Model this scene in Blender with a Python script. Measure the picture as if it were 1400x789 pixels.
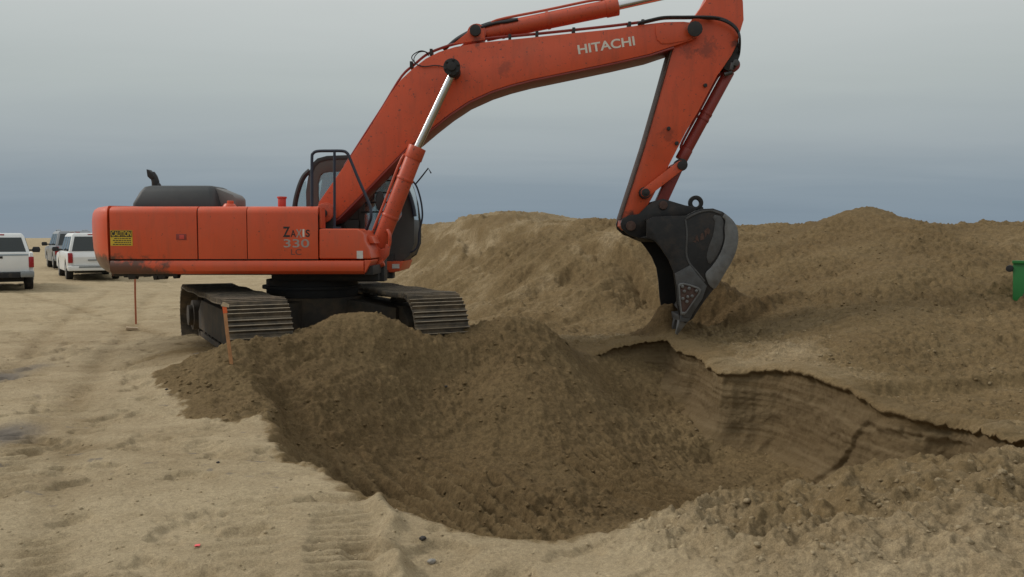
import bpy, bmesh, math, random
import numpy as np
from mathutils import Vector, Matrix, Euler

random.seed(7)
R = math.radians
for o in list(bpy.data.objects):
    bpy.data.objects.remove(o)
scene = bpy.context.scene
col = scene.collection

# ------------------------------------------------------------------ camera
F_PX, CX, CY = 1150.0, 700.0, 394.5
EYE = 1.7
PITCH = math.atan((394.5 - 325.0) / F_PX)
cam_d = bpy.data.cameras.new('camera')
cam_d.sensor_width = 36.0
cam_d.lens = 36.0 * F_PX / 1400.0
cam_d.clip_start = 0.05
cam_d.clip_end = 6000
cam = bpy.data.objects.new('camera', cam_d)
col.objects.link(cam)
cam.location = (0, 0, EYE)
cam.rotation_euler = (R(90) - PITCH, 0, 0)
scene.camera = cam

# ------------------------------------------------------------------ sky and sun (overcast)
SUN_EL, SUN_AZ = R(38), R(278)          # azimuth measured clockwise from +Y
world = bpy.data.worlds.new('World')
scene.world = world
world.use_nodes = True
wn, wl = world.node_tree.nodes, world.node_tree.links
wn.clear()
w_out = wn.new('ShaderNodeOutputWorld')
sky = wn.new('ShaderNodeTexSky')
sky.sky_type = 'NISHITA'
sky.sun_disc = False
sky.sun_elevation = SUN_EL
sky.sun_rotation = SUN_AZ
sky.air_density = 1.5
sky.dust_density = 3.0
bg_sky = wn.new('ShaderNodeBackground')
bg_sky.inputs['Strength'].default_value = 0.07
wl.new(sky.outputs[0], bg_sky.inputs['Color'])
tc = wn.new('ShaderNodeTexCoord')
sep = wn.new('ShaderNodeSeparateXYZ')
wl.new(tc.outputs['Generated'], sep.inputs[0])


def wmath(op, a, b=None, clamp=False):
    n = wn.new('ShaderNodeMath')
    n.operation = op
    n.use_clamp = clamp
    for i, v in enumerate((a, b)):
        if v is None:
            continue
        if isinstance(v, (int, float)):
            n.inputs[i].default_value = v
        else:
            wl.new(v, n.inputs[i])
    return n.outputs[0]


# cloud deck: direction projected on a flat layer overhead gives perspective-true streaks
zz = wmath('ADD', wmath('ABSOLUTE', sep.outputs['Z']), 0.09)
u = wmath('DIVIDE', sep.outputs['X'], zz)
v = wmath('DIVIDE', sep.outputs['Y'], zz)
cmb = wn.new('ShaderNodeCombineXYZ')
wl.new(u, cmb.inputs[0])
wl.new(v, cmb.inputs[1])
mp = wn.new('ShaderNodeMapping')
mp.inputs['Scale'].default_value = (0.34, 0.8, 1)
mp.inputs['Rotation'].default_value = (0, 0, R(9))
wl.new(cmb.outputs[0], mp.inputs[0])
nz = wn.new('ShaderNodeTexNoise')
nz.inputs['Scale'].default_value = 1.3
nz.inputs['Detail'].default_value = 6.0
nz.inputs['Roughness'].default_value = 0.55
nz.inputs['Distortion'].default_value = 0.5
wl.new(mp.outputs[0], nz.inputs['Vector'])
wob = wmath('MULTIPLY', wmath('SUBTRACT', nz.outputs['Fac'], 0.5), 0.034)
el = wmath('ADD', sep.outputs['Z'], wob)
ramp = wn.new('ShaderNodeValToRGB')
cr = ramp.color_ramp
cr.elements[0].position = 0.0
cr.elements[0].color = (0.245, 0.295, 0.35, 1)
cr.elements[1].position = 1.0
cr.elements[1].color = (0.80, 0.82, 0.82, 1)
for p, c in ((0.022, (0.224, 0.287, 0.347)), (0.055, (0.252, 0.313, 0.366)), (0.10, (0.345, 0.395, 0.425)),
             (0.17, (0.44, 0.485, 0.483)), (0.27, (0.565, 0.597, 0.585)), (0.45, (0.67, 0.70, 0.69))):
    e = cr.elements.new(p)
    e.color = (*c, 1)
wl.new(el, ramp.inputs[0])
var = wmath('ADD', 0.95, wmath('MULTIPLY', nz.outputs['Fac'], 0.10))
mul = wn.new('ShaderNodeVectorMath')
mul.operation = 'SCALE'
wl.new(ramp.outputs[0], mul.inputs[0])
wl.new(var, mul.inputs['Scale'])
bg_cloud = wn.new('ShaderNodeBackground')
bg_cloud.inputs['Strength'].default_value = 1.0
wl.new(mul.outputs[0], bg_cloud.inputs['Color'])
mixs = wn.new('ShaderNodeMixShader')
mixs.inputs[0].default_value = 0.94
wl.new(bg_sky.outputs[0], mixs.inputs[1])
wl.new(bg_cloud.outputs[0], mixs.inputs[2])
wl.new(mixs.outputs[0], w_out.inputs[0])

sun_d = bpy.data.lights.new('sun', 'SUN')
sun_d.energy = 1.5
sun_d.angle = R(14)
sun_d.color = (1.0, 0.95, 0.88)
sun = bpy.data.objects.new('sun', sun_d)
col.objects.link(sun)
sd = Vector((math.sin(SUN_AZ) * math.cos(SUN_EL), math.cos(SUN_AZ) * math.cos(SUN_EL), math.sin(SUN_EL)))
sun.rotation_euler = sd.to_track_quat('Z', 'Y').to_euler()

scene.view_settings.view_transform = 'Standard'
scene.view_settings.look = 'None'
scene.view_settings.exposure = 0.0
scene.view_settings.gamma = 1.0
scene.view_settings.use_curve_mapping = False


# ------------------------------------------------------------------ pixel -> point
def at(px, py, Y):
    """point on the ray of photo pixel (px, py) lying on the vertical plane y = Y"""
    a, b = (px - CX) / F_PX, (CY - py) / F_PX
    dy = math.cos(PITCH) + b * math.sin(PITCH)
    dz = -math.sin(PITCH) + b * math.cos(PITCH)
    t = Y / dy
    return Vector((a * t, Y, EYE + dz * t))


def pl(pts, Y):
    return [(at(x, y, Y).x, at(x, y, Y).z) for x, y in pts]


# ------------------------------------------------------------------ materials
MATS = {}


def nodes_of(m):
    return m.node_tree.nodes, m.node_tree.links


def material(name, base, rough=0.6, metal=0.0, var=0.12, scale=6.0, dirt=None, dirt_amt=0.0, dirt_scale=2.5,
             bump=0.0, bump_scale=40.0, spec=0.5, scratch=None, low_dirt=None, streak=None, spots=False):
    """base paint or metal with uneven tone, dirt patches, small chips and fine relief"""
    m = bpy.data.materials.new(name)
    m.use_nodes = True
    n, l = nodes_of(m)
    b = n['Principled BSDF']
    b.inputs['Roughness'].default_value = rough
    b.inputs['Metallic'].default_value = metal
    b.inputs['Specular IOR Level'].default_value = spec
    geo = n.new('ShaderNodeNewGeometry')
    pos = geo.outputs['Position']
    t = n.new('ShaderNodeTexNoise')
    t.inputs['Scale'].default_value = scale
    t.inputs['Detail'].default_value = 6
    t.inputs['Roughness'].default_value = 0.62
    l.new(pos, t.inputs['Vector'])
    r = n.new('ShaderNodeValToRGB')
    r.color_ramp.elements[0].position = 0.28
    r.color_ramp.elements[1].position = 0.74
    r.color_ramp.elements[0].color = (*[c * (1 - var) for c in base], 1)
    r.color_ramp.elements[1].color = (*[min(1, c * (1 + var)) for c in base], 1)
    l.new(t.outputs['Fac'], r.inputs[0])
    last = r.outputs[0]

    def mix(last, fac, colr):
        mx = n.new('ShaderNodeMix')
        mx.data_type = 'RGBA'
        l.new(fac, mx.inputs['Factor'])
        l.new(last, mx.inputs[6])
        mx.inputs[7].default_value = (*colr, 1)
        return mx.outputs[2]

    if dirt and dirt_amt > 0:
        t2 = n.new('ShaderNodeTexNoise')
        t2.inputs['Scale'].default_value = dirt_scale
        t2.inputs['Detail'].default_value = 9
        t2.inputs['Roughness'].default_value = 0.7
        l.new(pos, t2.inputs['Vector'])
        r2 = n.new('ShaderNodeValToRGB')
        r2.color_ramp.elements[0].position = 0.62 - 0.25 * dirt_amt
        r2.color_ramp.elements[1].position = 0.80 - 0.15 * dirt_amt
        r2.color_ramp.elements[0].color = (0, 0, 0, 1)
        r2.color_ramp.elements[1].color = (dirt_amt,) * 3 + (1,)
        l.new(t2.outputs['Fac'], r2.inputs[0])
        last = mix(last, r2.outputs[0], dirt)
    if scratch:
        t3 = n.new('ShaderNodeTexNoise')
        t3.inputs['Scale'].default_value = scratch[0]
        t3.inputs['Detail'].default_value = 4
        t3.inputs['Roughness'].default_value = 0.75
        l.new(pos, t3.inputs['Vector'])
        r3 = n.new('ShaderNodeValToRGB')
        r3.color_ramp.elements[0].position = scratch[1]
        r3.color_ramp.elements[1].position = scratch[1] + 0.03
        r3.color_ramp.elements[0].color = (0, 0, 0, 1)
        r3.color_ramp.elements[1].color = (0.85, 0.85, 0.85, 1)
        l.new(t3.outputs['Fac'], r3.inputs[0])
        last = mix(last, r3.outputs[0], scratch[2])
    if streak:
        # run-down grime and rubbed dust, drawn out downwards
        mp2 = n.new('ShaderNodeMapping')
        mp2.inputs['Scale'].default_value = (5.5, 5.5, 0.9)
        l.new(pos, mp2.inputs[0])
        t5 = n.new('ShaderNodeTexNoise')
        t5.inputs['Scale'].default_value = 1.6
        t5.inputs['Detail'].default_value = 8
        t5.inputs['Roughness'].default_value = 0.68
        l.new(mp2.outputs[0], t5.inputs['Vector'])
        r5 = n.new('ShaderNodeValToRGB')
        r5.color_ramp.elements[0].position = 0.50
        r5.color_ramp.elements[1].position = 0.78
        r5.color_ramp.elements[0].color = (0, 0, 0, 1)
        r5.color_ramp.elements[1].color = (0.42, 0.42, 0.42, 1)
        l.new(t5.outputs['Fac'], r5.inputs[0])
        last = mix(last, r5.outputs[0], streak)
        # pale dust film in drifting patches
        t6 = n.new('ShaderNodeTexNoise')
        t6.inputs['Scale'].default_value = 0.9
        t6.inputs['Detail'].default_value = 7
        t6.inputs['Roughness'].default_value = 0.6
        l.new(pos, t6.inputs['Vector'])
        r6 = n.new('ShaderNodeValToRGB')
        r6.color_ramp.elements[0].position = 0.45
        r6.color_ramp.elements[1].position = 0.75
        r6.color_ramp.elements[0].color = (0, 0, 0, 1)
        r6.color_ramp.elements[1].color = (0.12, 0.12, 0.12, 1)
        l.new(t6.outputs['Fac'], r6.inputs[0])
        last = mix(last, r6.outputs[0], (0.50, 0.22, 0.13))
    if spots:
        # grease and rubbed patches round the pins and on the flank of the arm
        flat_ = n.new('ShaderNodeVectorMath')
        flat_.operation = 'MULTIPLY'
        flat_.inputs[1].default_value = (1, 0, 1)
        l.new(pos, flat_.inputs[0])
        tg = n.new('ShaderNodeTexNoise')
        tg.inputs['Scale'].default_value = 9
        tg.inputs['Detail'].default_value = 9
        tg.inputs['Roughness'].default_value = 0.72
        l.new(pos, tg.inputs['Vector'])
        for (sx, sy, Yp, rad_, amt) in ((620, 98, 12.8, .24, .85), (948, 42, 12.8, .26, .85), (968, 68, 12.88, .42, .5), (940, 70, 12.88, .30, .45), (881, 264, 12.88, .20, .9), (862, 300, 12.88, .34, .9),
                                        (930, 205, 12.88, .22, .5), (446, 290, 12.8, .30, .8), (690, 95, 12.8, .28, .4), (1008, 60, 12.88, .22, .8), (912, 185, 12.88, .3, .4), (652, 55, 12.8, .25, .7)):
            P_ = at(sx, sy, Yp)
            ds = n.new('ShaderNodeVectorMath')
            ds.operation = 'DISTANCE'
            l.new(flat_.outputs[0], ds.inputs[0])
            ds.inputs[1].default_value = (P_.x, 0, P_.z)
            mr = n.new('ShaderNodeMapRange')
            mr.inputs[1].default_value, mr.inputs[2].default_value = 0.0, rad_
            mr.inputs[3].default_value, mr.inputs[4].default_value = 0.30, -0.25
            l.new(ds.outputs['Value'], mr.inputs[0])
            sm = n.new('ShaderNodeMath')
            sm.operation = 'ADD'
            l.new(mr.outputs[0], sm.inputs[0])
            l.new(tg.outputs['Fac'], sm.inputs[1])
            rg = n.new('ShaderNodeMapRange')
            rg.inputs[1].default_value, rg.inputs[2].default_value = 0.56, 0.72
            rg.inputs[3].default_value, rg.inputs[4].default_value = 0.0, amt
            l.new(sm.outputs[0], rg.inputs[0])
            last = mix(last, rg.outputs[0], (0.07, 0.028, 0.02))
    if low_dirt:
        # mud thrown up on the lower rear of the machine (a stain with its own ragged edge)
        z0, z1, x0, x1, colr = low_dirt
        s = n.new('ShaderNodeSeparateXYZ')
        l.new(pos, s.inputs[0])
        mz = n.new('ShaderNodeMapRange')
        mz.inputs[1].default_value = z0
        mz.inputs[2].default_value = z1
        mz.inputs[3].default_value = 1.0
        mz.inputs[4].default_value = 0.0
        l.new(s.outputs['Z'], mz.inputs[0])
        mxr = n.new('ShaderNodeMapRange')
        mxr.inputs[1].default_value = x0
        mxr.inputs[2].default_value = x1
        mxr.inputs[3].default_value = 1.0
        mxr.inputs[4].default_value = 0.0
        l.new(s.outputs['X'], mxr.inputs[0])
        pr = n.new('ShaderNodeMath')
        pr.operation = 'MULTIPLY'
        l.new(mz.outputs[0], pr.inputs[0])
        l.new(mxr.outputs[0], pr.inputs[1])
        t4 = n.new('ShaderNodeTexNoise')
        t4.inputs['Scale'].default_value = 7
        t4.inputs['Detail'].default_value = 8
        t4.inputs['Roughness'].default_value = 0.7
        l.new(pos, t4.inputs['Vector'])
        ad = n.new('ShaderNodeMath')
        ad.operation = 'ADD'
        l.new(pr.outputs[0], ad.inputs[0])
        l.new(t4.outputs['Fac'], ad.inputs[1])
        r4 = n.new('ShaderNodeValToRGB')
        r4.color_ramp.elements[0].position = 0.78
        r4.color_ramp.elements[1].position = 0.95
        r4.color_ramp.elements[0].color = (0, 0, 0, 1)
        r4.color_ramp.elements[1].color = (0.92, 0.92, 0.92, 1)
        l.new(ad.outputs[0], r4.inputs[0])
        last = mix(last, r4.outputs[0], colr)
    l.new(last, b.inputs['Base Color'])
    # roughness breakup
    rr = n.new('ShaderNodeMapRange')
    rr.inputs[3].default_value = max(0.02, rough - 0.1)
    rr.inputs[4].default_value = min(1.0, rough + 0.12)
    l.new(t.outputs['Fac'], rr.inputs[0])
    l.new(rr.outputs[0], b.inputs['Roughness'])
    if bump > 0:
        tb = n.new('ShaderNodeTexNoise')
        tb.inputs['Scale'].default_value = bump_scale
        tb.inputs['Detail'].default_value = 5
        l.new(pos, tb.inputs['Vector'])
        bp = n.new('ShaderNodeBump')
        bp.inputs['Strength'].default_value = bump
        bp.inputs['Distance'].default_value = 0.01
        l.new(tb.outputs['Fac'], bp.inputs['Height'])
        l.new(bp.outputs[0], b.inputs['Normal'])
    MATS[name] = m
    return m


RUST = (0.10, 0.045, 0.025)
SOIL = (0.13, 0.088, 0.048)
DUST = (0.27, 0.20, 0.125)
ORG = (0.64, 0.086, 0.026)
material('orange_paint', ORG, 0.42, 0, 0.09, 1.6, dirt=(0.33, 0.085, 0.04), dirt_amt=0.35, dirt_scale=1.9,
         bump=0.04, bump_scale=9, streak=(0.20, 0.05, 0.03), spots=True, scratch=(17, 0.625, (0.12, 0.04, 0.03)))
material('orange_panel', ORG, 0.36, 0, 0.07, 1.4, dirt=(0.40, 0.085, 0.04), dirt_amt=0.25, dirt_scale=1.6,
         bump=0.035, bump_scale=4, streak=(0.30, 0.085, 0.045), scratch=(21, 0.66, (0.10, 0.04, 0.03)),
         low_dirt=(1.22, 1.62, -6.1, -3.9, (0.075, 0.045, 0.03)))
material('orange_cylinder', (0.55, 0.084, 0.034), 0.40, 0, 0.10, 3, dirt=(0.16, 0.06, 0.04), dirt_amt=0.45, dirt_scale=6,
         scratch=(26, 0.61, (0.08, 0.035, 0.025)))
material('maroon_cylinder', (0.26, 0.036, 0.028), 0.45, 0, 0.14, 3, dirt=RUST, dirt_amt=0.4, dirt_scale=5)
material('faded_red', (0.55, 0.06, 0.045), 0.5, 0, 0.1, 5)
material('chrome', (0.62, 0.62, 0.62), 0.22, 1.0, 0.04, 8)
material('black_rubber', (0.016, 0.017, 0.020), 0.55, 0, 0.25, 8, dirt=DUST, dirt_amt=0.15, dirt_scale=5)
material('rail_blue', (0.018, 0.024, 0.045), 0.4, 0, 0.2, 8)
material('dark_steel', (0.022, 0.021, 0.021), 0.6, 0.1, 0.3, 6, dirt=SOIL, dirt_amt=0.35, dirt_scale=4, bump=0.15, bump_scale=30)
material('undercarriage', (0.048, 0.040, 0.032), 0.8, 0, 0.3, 5, dirt=SOIL, dirt_amt=0.75, dirt_scale=3, bump=0.3, bump_scale=25)
material('shoe_steel', (0.085, 0.071, 0.054), 0.62, 0.1, 0.3, 9, dirt=(0.25, 0.185, 0.115), dirt_amt=0.8, dirt_scale=6, bump=0.2, bump_scale=30)
material('grouser', (0.34, 0.275, 0.195), 0.6, 0.1, 0.3, 12, dirt=(0.13, 0.105, 0.08), dirt_amt=0.6, dirt_scale=9)
material('hood_grey', (0.036, 0.040, 0.042), 0.55, 0, 0.15, 3, dirt=(0.09, 0.085, 0.075), dirt_amt=0.3, dirt_scale=2)
material('hood_light', (0.17, 0.17, 0.165), 0.6, 0, 0.15, 3, dirt=DUST, dirt_amt=0.3)
material('cab_grey', (0.072, 0.069, 0.064), 0.55, 0, 0.12, 3, dirt=DUST, dirt_amt=0.2, dirt_scale=2)
material('cab_dark', (0.020, 0.021, 0.023), 0.5, 0, 0.2, 4)
material('bucket_steel', (0.026, 0.0255, 0.026), 0.48, 0.5, 0.3, 4, dirt=(0.075, 0.052, 0.036), dirt_amt=0.5, dirt_scale=4, bump=0.25, bump_scale=18,
         scratch=(14, 0.70, (0.13, 0.12, 0.11)))
material('bucket_inner', (0.012, 0.0115, 0.011), 0.8, 0.0, 0.3, 4, dirt=(0.035, 0.026, 0.017), dirt_amt=0.5, dirt_scale=4)
material('worn_steel', (0.19, 0.19, 0.188), 0.42, 0.75, 0.25, 7, dirt=(0.10, 0.085, 0.07), dirt_amt=0.5, dirt_scale=6, bump=0.15, bump_scale=40)
material('mid_steel', (0.095, 0.095, 0.095), 0.5, 0.6, 0.25, 7, dirt=(0.06, 0.045, 0.035), dirt_amt=0.5, dirt_scale=5, bump=0.2, bump_scale=30)
material('rusty_plate', (0.085, 0.045, 0.034), 0.7, 0.2, 0.3, 9, dirt=(0.16, 0.13, 0.10), dirt_amt=0.5, dirt_scale=9, bump=0.25)
material('white_paint', (0.74, 0.75, 0.74), 0.35, 0, 0.05, 2, dirt=(0.50, 0.45, 0.37), dirt_amt=0.3, dirt_scale=2)
material('silver_paint', (0.27, 0.285, 0.30), 0.35, 0.2, 0.06, 2, dirt=(0.35, 0.30, 0.24), dirt_amt=0.3, dirt_scale=2)
material('letter_white', (0.72, 0.68, 0.60), 0.6, 0, 0.12, 9)
material('letter_grey', (0.36, 0.29, 0.26), 0.6, 0, 0.12, 9)
material('letter_brown', (0.17, 0.055, 0.04), 0.6, 0, 0.12, 9)
material('letter_black', (0.02, 0.018, 0.018), 0.6, 0, 0.1, 9)
material('sign_yellow', (0.62, 0.42, 0.03), 0.5, 0, 0.1, 9, dirt=(0.3, 0.2, 0.05), dirt_amt=0.3, dirt_scale=12)
material('tail_red', (0.32, 0.012, 0.016), 0.25, 0, 0.1, 9)
material('stripe_blue', (0.10, 0.19, 0.28), 0.5, 0, 0.05, 9)
material('tyre', (0.020, 0.020, 0.021), 0.85, 0, 0.2, 9, dirt=DUST, dirt_amt=0.3, dirt_scale=5)
material('rim', (0.42, 0.42, 0.42), 0.4, 0.7, 0.1, 9)
material('bumper_grey', (0.25, 0.27, 0.28), 0.4, 0.5, 0.1, 6)
material('stake_wood', (0.44, 0.215, 0.095), 0.8, 0, 0.25, 14, dirt=(0.22, 0.13, 0.07), dirt_amt=0.4, dirt_scale=12)
material('stake_pale', (0.50, 0.39, 0.26), 0.8, 0, 0.2, 14)
material('stake_red', (0.36, 0.11, 0.05), 0.8, 0, 0.2, 14)
material('flag_orange', (0.75, 0.14, 0.04), 0.7, 0, 0.1, 14)
material('flag_pink', (0.85, 0.12, 0.13), 0.6, 0, 0.1, 14)
material('green_paint', (0.018, 0.17, 0.035), 0.4, 0, 0.15, 3, dirt=(0.03, 0.10, 0.03), dirt_amt=0.4, dirt_scale=4)
material('white_label', (0.62, 0.60, 0.55), 0.6, 0, 0.1, 20)
material('pale_stone', (0.27, 0.25, 0.22), 0.9, 0, 0.25, 30, bump=.3)
material('coal_black', (0.036, 0.031, 0.027), 0.8, 0, 0.3, 30)


def glass_material(name, tint, gloss, dark):
    m = bpy.data.materials.new(name)
    m.use_nodes = True
    n, l = nodes_of(m)
    n.remove(n['Principled BSDF'])
    out = n['Material Output']
    tr = n.new('ShaderNodeBsdfTransparent')
    tr.inputs[0].default_value = (*tint, 1)
    gl = n.new('ShaderNodeBsdfGlossy')
    gl.inputs['Roughness'].default_value = 0.06
    gl.inputs['Color'].default_value = (0.9, 0.95, 0.95, 1)
    df = n.new('ShaderNodeBsdfDiffuse')
    df.inputs[0].default_value = (*dark, 1)
    lw = n.new('ShaderNodeFresnel')
    lw.inputs[0].default_value = 1.5
    ad = n.new('ShaderNodeMath')
    ad.operation = 'ADD'
    ad.inputs[1].default_value = gloss
    l.new(lw.outputs[0], ad.inputs[0])
    m1 = n.new('ShaderNodeMixShader')
    m1.inputs[0].default_value = 0.18
    l.new(tr.outputs[0], m1.inputs[1])
    l.new(df.outputs[0], m1.inputs[2])
    m2 = n.new('ShaderNodeMixShader')
    l.new(ad.outputs[0], m2.inputs[0])
    l.new(m1.outputs[0], m2.inputs[1])
    l.new(gl.outputs[0], m2.inputs[2])
    l.new(m2.outputs[0], out.inputs[0])
    MATS[name] = m


glass_material('cab_glass', (0.84, 0.92, 0.90), 0.22, (0.30, 0.33, 0.32))
glass_material('dark_glass', (0.10, 0.12, 0.12), 0.02, (0.02, 0.025, 0.025))


# ------------------------------------------------------------------ mesh helpers
def tag(o, label=None, cat=None, group=None, kind=None):
    if label: o['label'] = label
    if cat: o['category'] = cat
    if group: o['group'] = group
    if kind: o['kind'] = kind
    return o


def empty(name, loc, rz=0.0):
    o = bpy.data.objects.new(name, None)
    o.empty_display_size = 0.2
    o.location = loc
    o.rotation_euler = (0, 0, rz)
    col.objects.link(o)
    return o


class MB:
    def __init__(s, origin=(0, 0, 0)):
        s.v, s.f, s.o = [], [], Vector(origin)

    def add(s, verts, faces):
        k = len(s.v)
        s.v += [Vector(p) for p in verts]
        s.f += [[i + k for i in f] for f in faces]
        return s

    def box(s, x0, x1, y0, y1, z0, z1):
        return s.add([(x0, y0, z0), (x1, y0, z0), (x1, y1, z0), (x0, y1, z0), (x0, y0, z1), (x1, y0, z1), (x1, y1, z1), (x0, y1, z1)],
                     [(0, 3, 2, 1), (4, 5, 6, 7), (0, 1, 5, 4), (1, 2, 6, 5), (2, 3, 7, 6), (3, 0, 4, 7)])

    def prism(s, xz, y0, y1, taper=None):
        n = len(xz)
        a = sum(xz[i][0] * xz[(i + 1) % n][1] - xz[(i + 1) % n][0] * xz[i][1] for i in range(n))
        if a < 0:
            xz = xz[::-1]
        v = [(x, y0, z) for x, z in xz] + [(x, y1, z) for x, z in xz]
        f = [list(range(n)), list(range(2 * n - 1, n - 1, -1))]
        f += [(i + n, (i + 1) % n + n, (i + 1) % n, i) for i in range(n)]
        return s.add(v, f)

    def prism_yz(s, yz, x0, x1):
        n = len(yz)
        a = sum(yz[i][0] * yz[(i + 1) % n][1] - yz[(i + 1) % n][0] * yz[i][1] for i in range(n))
        if a < 0:
            yz = yz[::-1]
        v = [(x0, y, z) for y, z in yz] + [(x1, y, z) for y, z in yz]
        f = [list(range(n - 1, -1, -1)), list(range(n, 2 * n))]
        f += [(i, (i + 1) % n, (i + 1) % n + n, i + n) for i in range(n)]
        return s.add(v, f)

    def ring(s, outer, inner, y0, y1):
        """flat frame between two loops of equal count in the xz plane"""
        n = len(outer)
        a = sum(outer[i][0] * outer[(i + 1) % n][1] - outer[(i + 1) % n][0] * outer[i][1] for i in range(n))
        if a < 0:
            outer, inner = outer[::-1], inner[::-1]
        v = [(x, y0, z) for x, z in outer] + [(x, y0, z) for x, z in inner] + [(x, y1, z) for x, z in outer] + [(x, y1, z) for x, z in inner]
        f = []
        for i in range(n):
            j = (i + 1) % n
            f += [(i, j, n + j, n + i), (2 * n + j, 2 * n + i, 3 * n + i, 3 * n + j),
                  (j, i, 2 * n + i, 2 * n + j), (n + i, n + j, 3 * n + j, 3 * n + i)]
        return s.add(v, f)

    def loft(s, loops, cap=True):
        n = len(loops[0])
        v = [p for lp in loops for p in lp]
        f = []
        for k in range(len(loops) - 1):
            for i in range(n):
                j = (i + 1) % n
                f.append((k * n + i, k * n + j, (k + 1) * n + j, (k + 1) * n + i))
        if cap:
            f.append(list(range(n - 1, -1, -1)))
            f.append(list(range((len(loops) - 1) * n, len(loops) * n)))
        return s.add(v, f)

    def tube(s, pts, r, n=10, cap=True):
        pts = [Vector(p) for p in pts]
        rs = r if isinstance(r, (list, tuple)) else [r] * len(pts)
        loops = []
        up = None
        for i, p in enumerate(pts):
            d = (pts[min(i + 1, len(pts) - 1)] - pts[max(i - 1, 0)]).normalized()
            if up is None:
                up = Vector((0, 1, 0)) if abs(d.y) < 0.9 else Vector((1, 0, 0))
            sx = d.cross(up).normalized()
            up = sx.cross(d).normalized()
            loops.append([p + sx * (math.cos(a) * rs[i]) + up * (math.sin(a) * rs[i]) for a in [2 * math.pi * k / n for k in range(n)]])
        return s.loft(loops, cap)

    def cyl(s, p0, p1, r0, r1=None, n=20):
        return s.tube([p0, p1], [r0, r0 if r1 is None else r1], n)

    def build(s, name, mat, parent=None, bevel=0.0, smooth=35, seg=2, local=False):
        me = bpy.data.meshes.new(name)
        off = Vector((0, 0, 0))
        if parent is not None and not local:
            p = parent
            while p is not None:
                off += Vector(p.location)
                p = p.parent
        me.from_pydata([tuple(p - off) for p in s.v], [], s.f)
        bm = bmesh.new()
        bm.from_mesh(me)
        bmesh.ops.recalc_face_normals(bm, faces=bm.faces)
        if bevel > 0:
            es = [e for e in bm.edges if len(e.link_faces) == 2 and e.calc_face_angle(0) > R(28)]
            if es:
                bmesh.ops.bevel(bm, geom=es, offset=bevel, segments=seg, affect='EDGES', clamp_overlap=True, profile=0.6)
        bm.to_mesh(me)
        bm.free()
        if smooth:
            me.polygons.foreach_set('use_smooth', [True] * len(me.polygons))
            me.set_sharp_from_angle(angle=R(smooth))
        me.materials.append(MATS[mat])
        o = bpy.data.objects.new(name, me)
        col.objects.link(o)
        if parent is not None:
            o.parent = parent
        return o


def curve_pts(pts, k=6):
    """Catmull-Rom through 3D points"""
    P = [Vector(p) for p in pts]
    P = [P[0] * 2 - P[1]] + P + [P[-1] * 2 - P[-2]]
    out = []
    for i in range(1, len(P) - 2):
        for j in range(k):
            t = j / k
            out.append(0.5 * ((2 * P[i]) + (P[i + 1] - P[i - 1]) * t + (2 * P[i - 1] - 5 * P[i] + 4 * P[i + 1] - P[i + 2]) * t * t
                              + (3 * P[i] - P[i - 1] - 3 * P[i + 1] + P[i + 2]) * t ** 3))
    out.append(P[-2])
    return out


def smooth2(pts, k=4):
    return [(p.x, p.y) for p in curve_pts([(x, y, 0) for x, y in pts], k)]


def circle(cx, cz, r, n=24, a0=0.0, a1=2 * math.pi):
    return [(cx + r * math.cos(a0 + (a1 - a0) * i / n), cz + r * math.sin(a0 + (a1 - a0) * i / n)) for i in range(n)]


def lettering(text, name, mat, parent, p0, p1, height, Y, bold=0.0, shear=0.0, depth=0.003):
    """flat print standing on plane y=Y: baseline runs from photo pixel p0 to p1, cap height in pixels"""
    cu = bpy.data.curves.new(name, 'FONT')
    cu.body = text
    cu.size = 1.0
    cu.offset = bold
    cu.shear = shear
    cu.extrude = 0.5
    ob = bpy.data.objects.new(name, cu)
    col.objects.link(ob)
    dg = bpy.context.evaluated_depsgraph_get()
    me = bpy.data.meshes.new_from_object(ob.evaluated_get(dg))
    bpy.data.objects.remove(ob)
    co = np.zeros(len(me.vertices) * 3)
    me.vertices.foreach_get('co', co)
    co = co.reshape(-1, 3)
    mn, mx = co.min(0), co.max(0)
    A, B = at(*p0, Y), at(*p1, Y)
    hgt = height * Y / F_PX
    ux = (B - A)
    uz = Vector((-ux.z, 0, ux.x)).normalized() * hgt
    off = Vector((0, 0, 0))
    p = parent
    while p is not None:
        off += Vector(p.location)
        p = p.parent
    t = (co - mn) / (mx - mn)
    out = np.array(A - off)[None, :] + t[:, :1] * np.array(ux)[None, :] + t[:, 1:2] * np.array(uz)[None, :]
    out[:, 1] -= t[:, 2] * depth
    me.vertices.foreach_set('co', out.astype(np.float32).ravel())
    me.update()
    me.materials.clear()
    me.materials.append(MATS[mat])
    o = bpy.data.objects.new(name, me)
    col.objects.link(o)
    o.parent = parent
    return o


# ------------------------------------------------------------------ terrain
def hash2(ix, iy, seed):
    h = (ix.astype(np.int64) * 374761393 + iy.astype(np.int64) * 668265263 + seed * 974634777) & 0xffffffff
    h = ((h ^ (h >> 13)) * 1274126177) & 0xffffffff
    h = ((h ^ (h >> 16)) * 2246822519) & 0xffffffff
    return ((h ^ (h >> 15)) & 0xffffff) / float(0xffffff)


def vnoise(x, y, seed=0):
    ix, iy = np.floor(x), np.floor(y)
    fx, fy = x - ix, y - iy
    fx = fx * fx * fx * (fx * (fx * 6 - 15) + 10)
    fy = fy * fy * fy * (fy * (fy * 6 - 15) + 10)
    a, b = hash2(ix, iy, seed), hash2(ix + 1, iy, seed)
    c, d = hash2(ix, iy + 1, seed), hash2(ix + 1, iy + 1, seed)
    return (a + (b - a) * fx) * (1 - fy) + (c + (d - c) * fx) * fy      # 0..1


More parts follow.
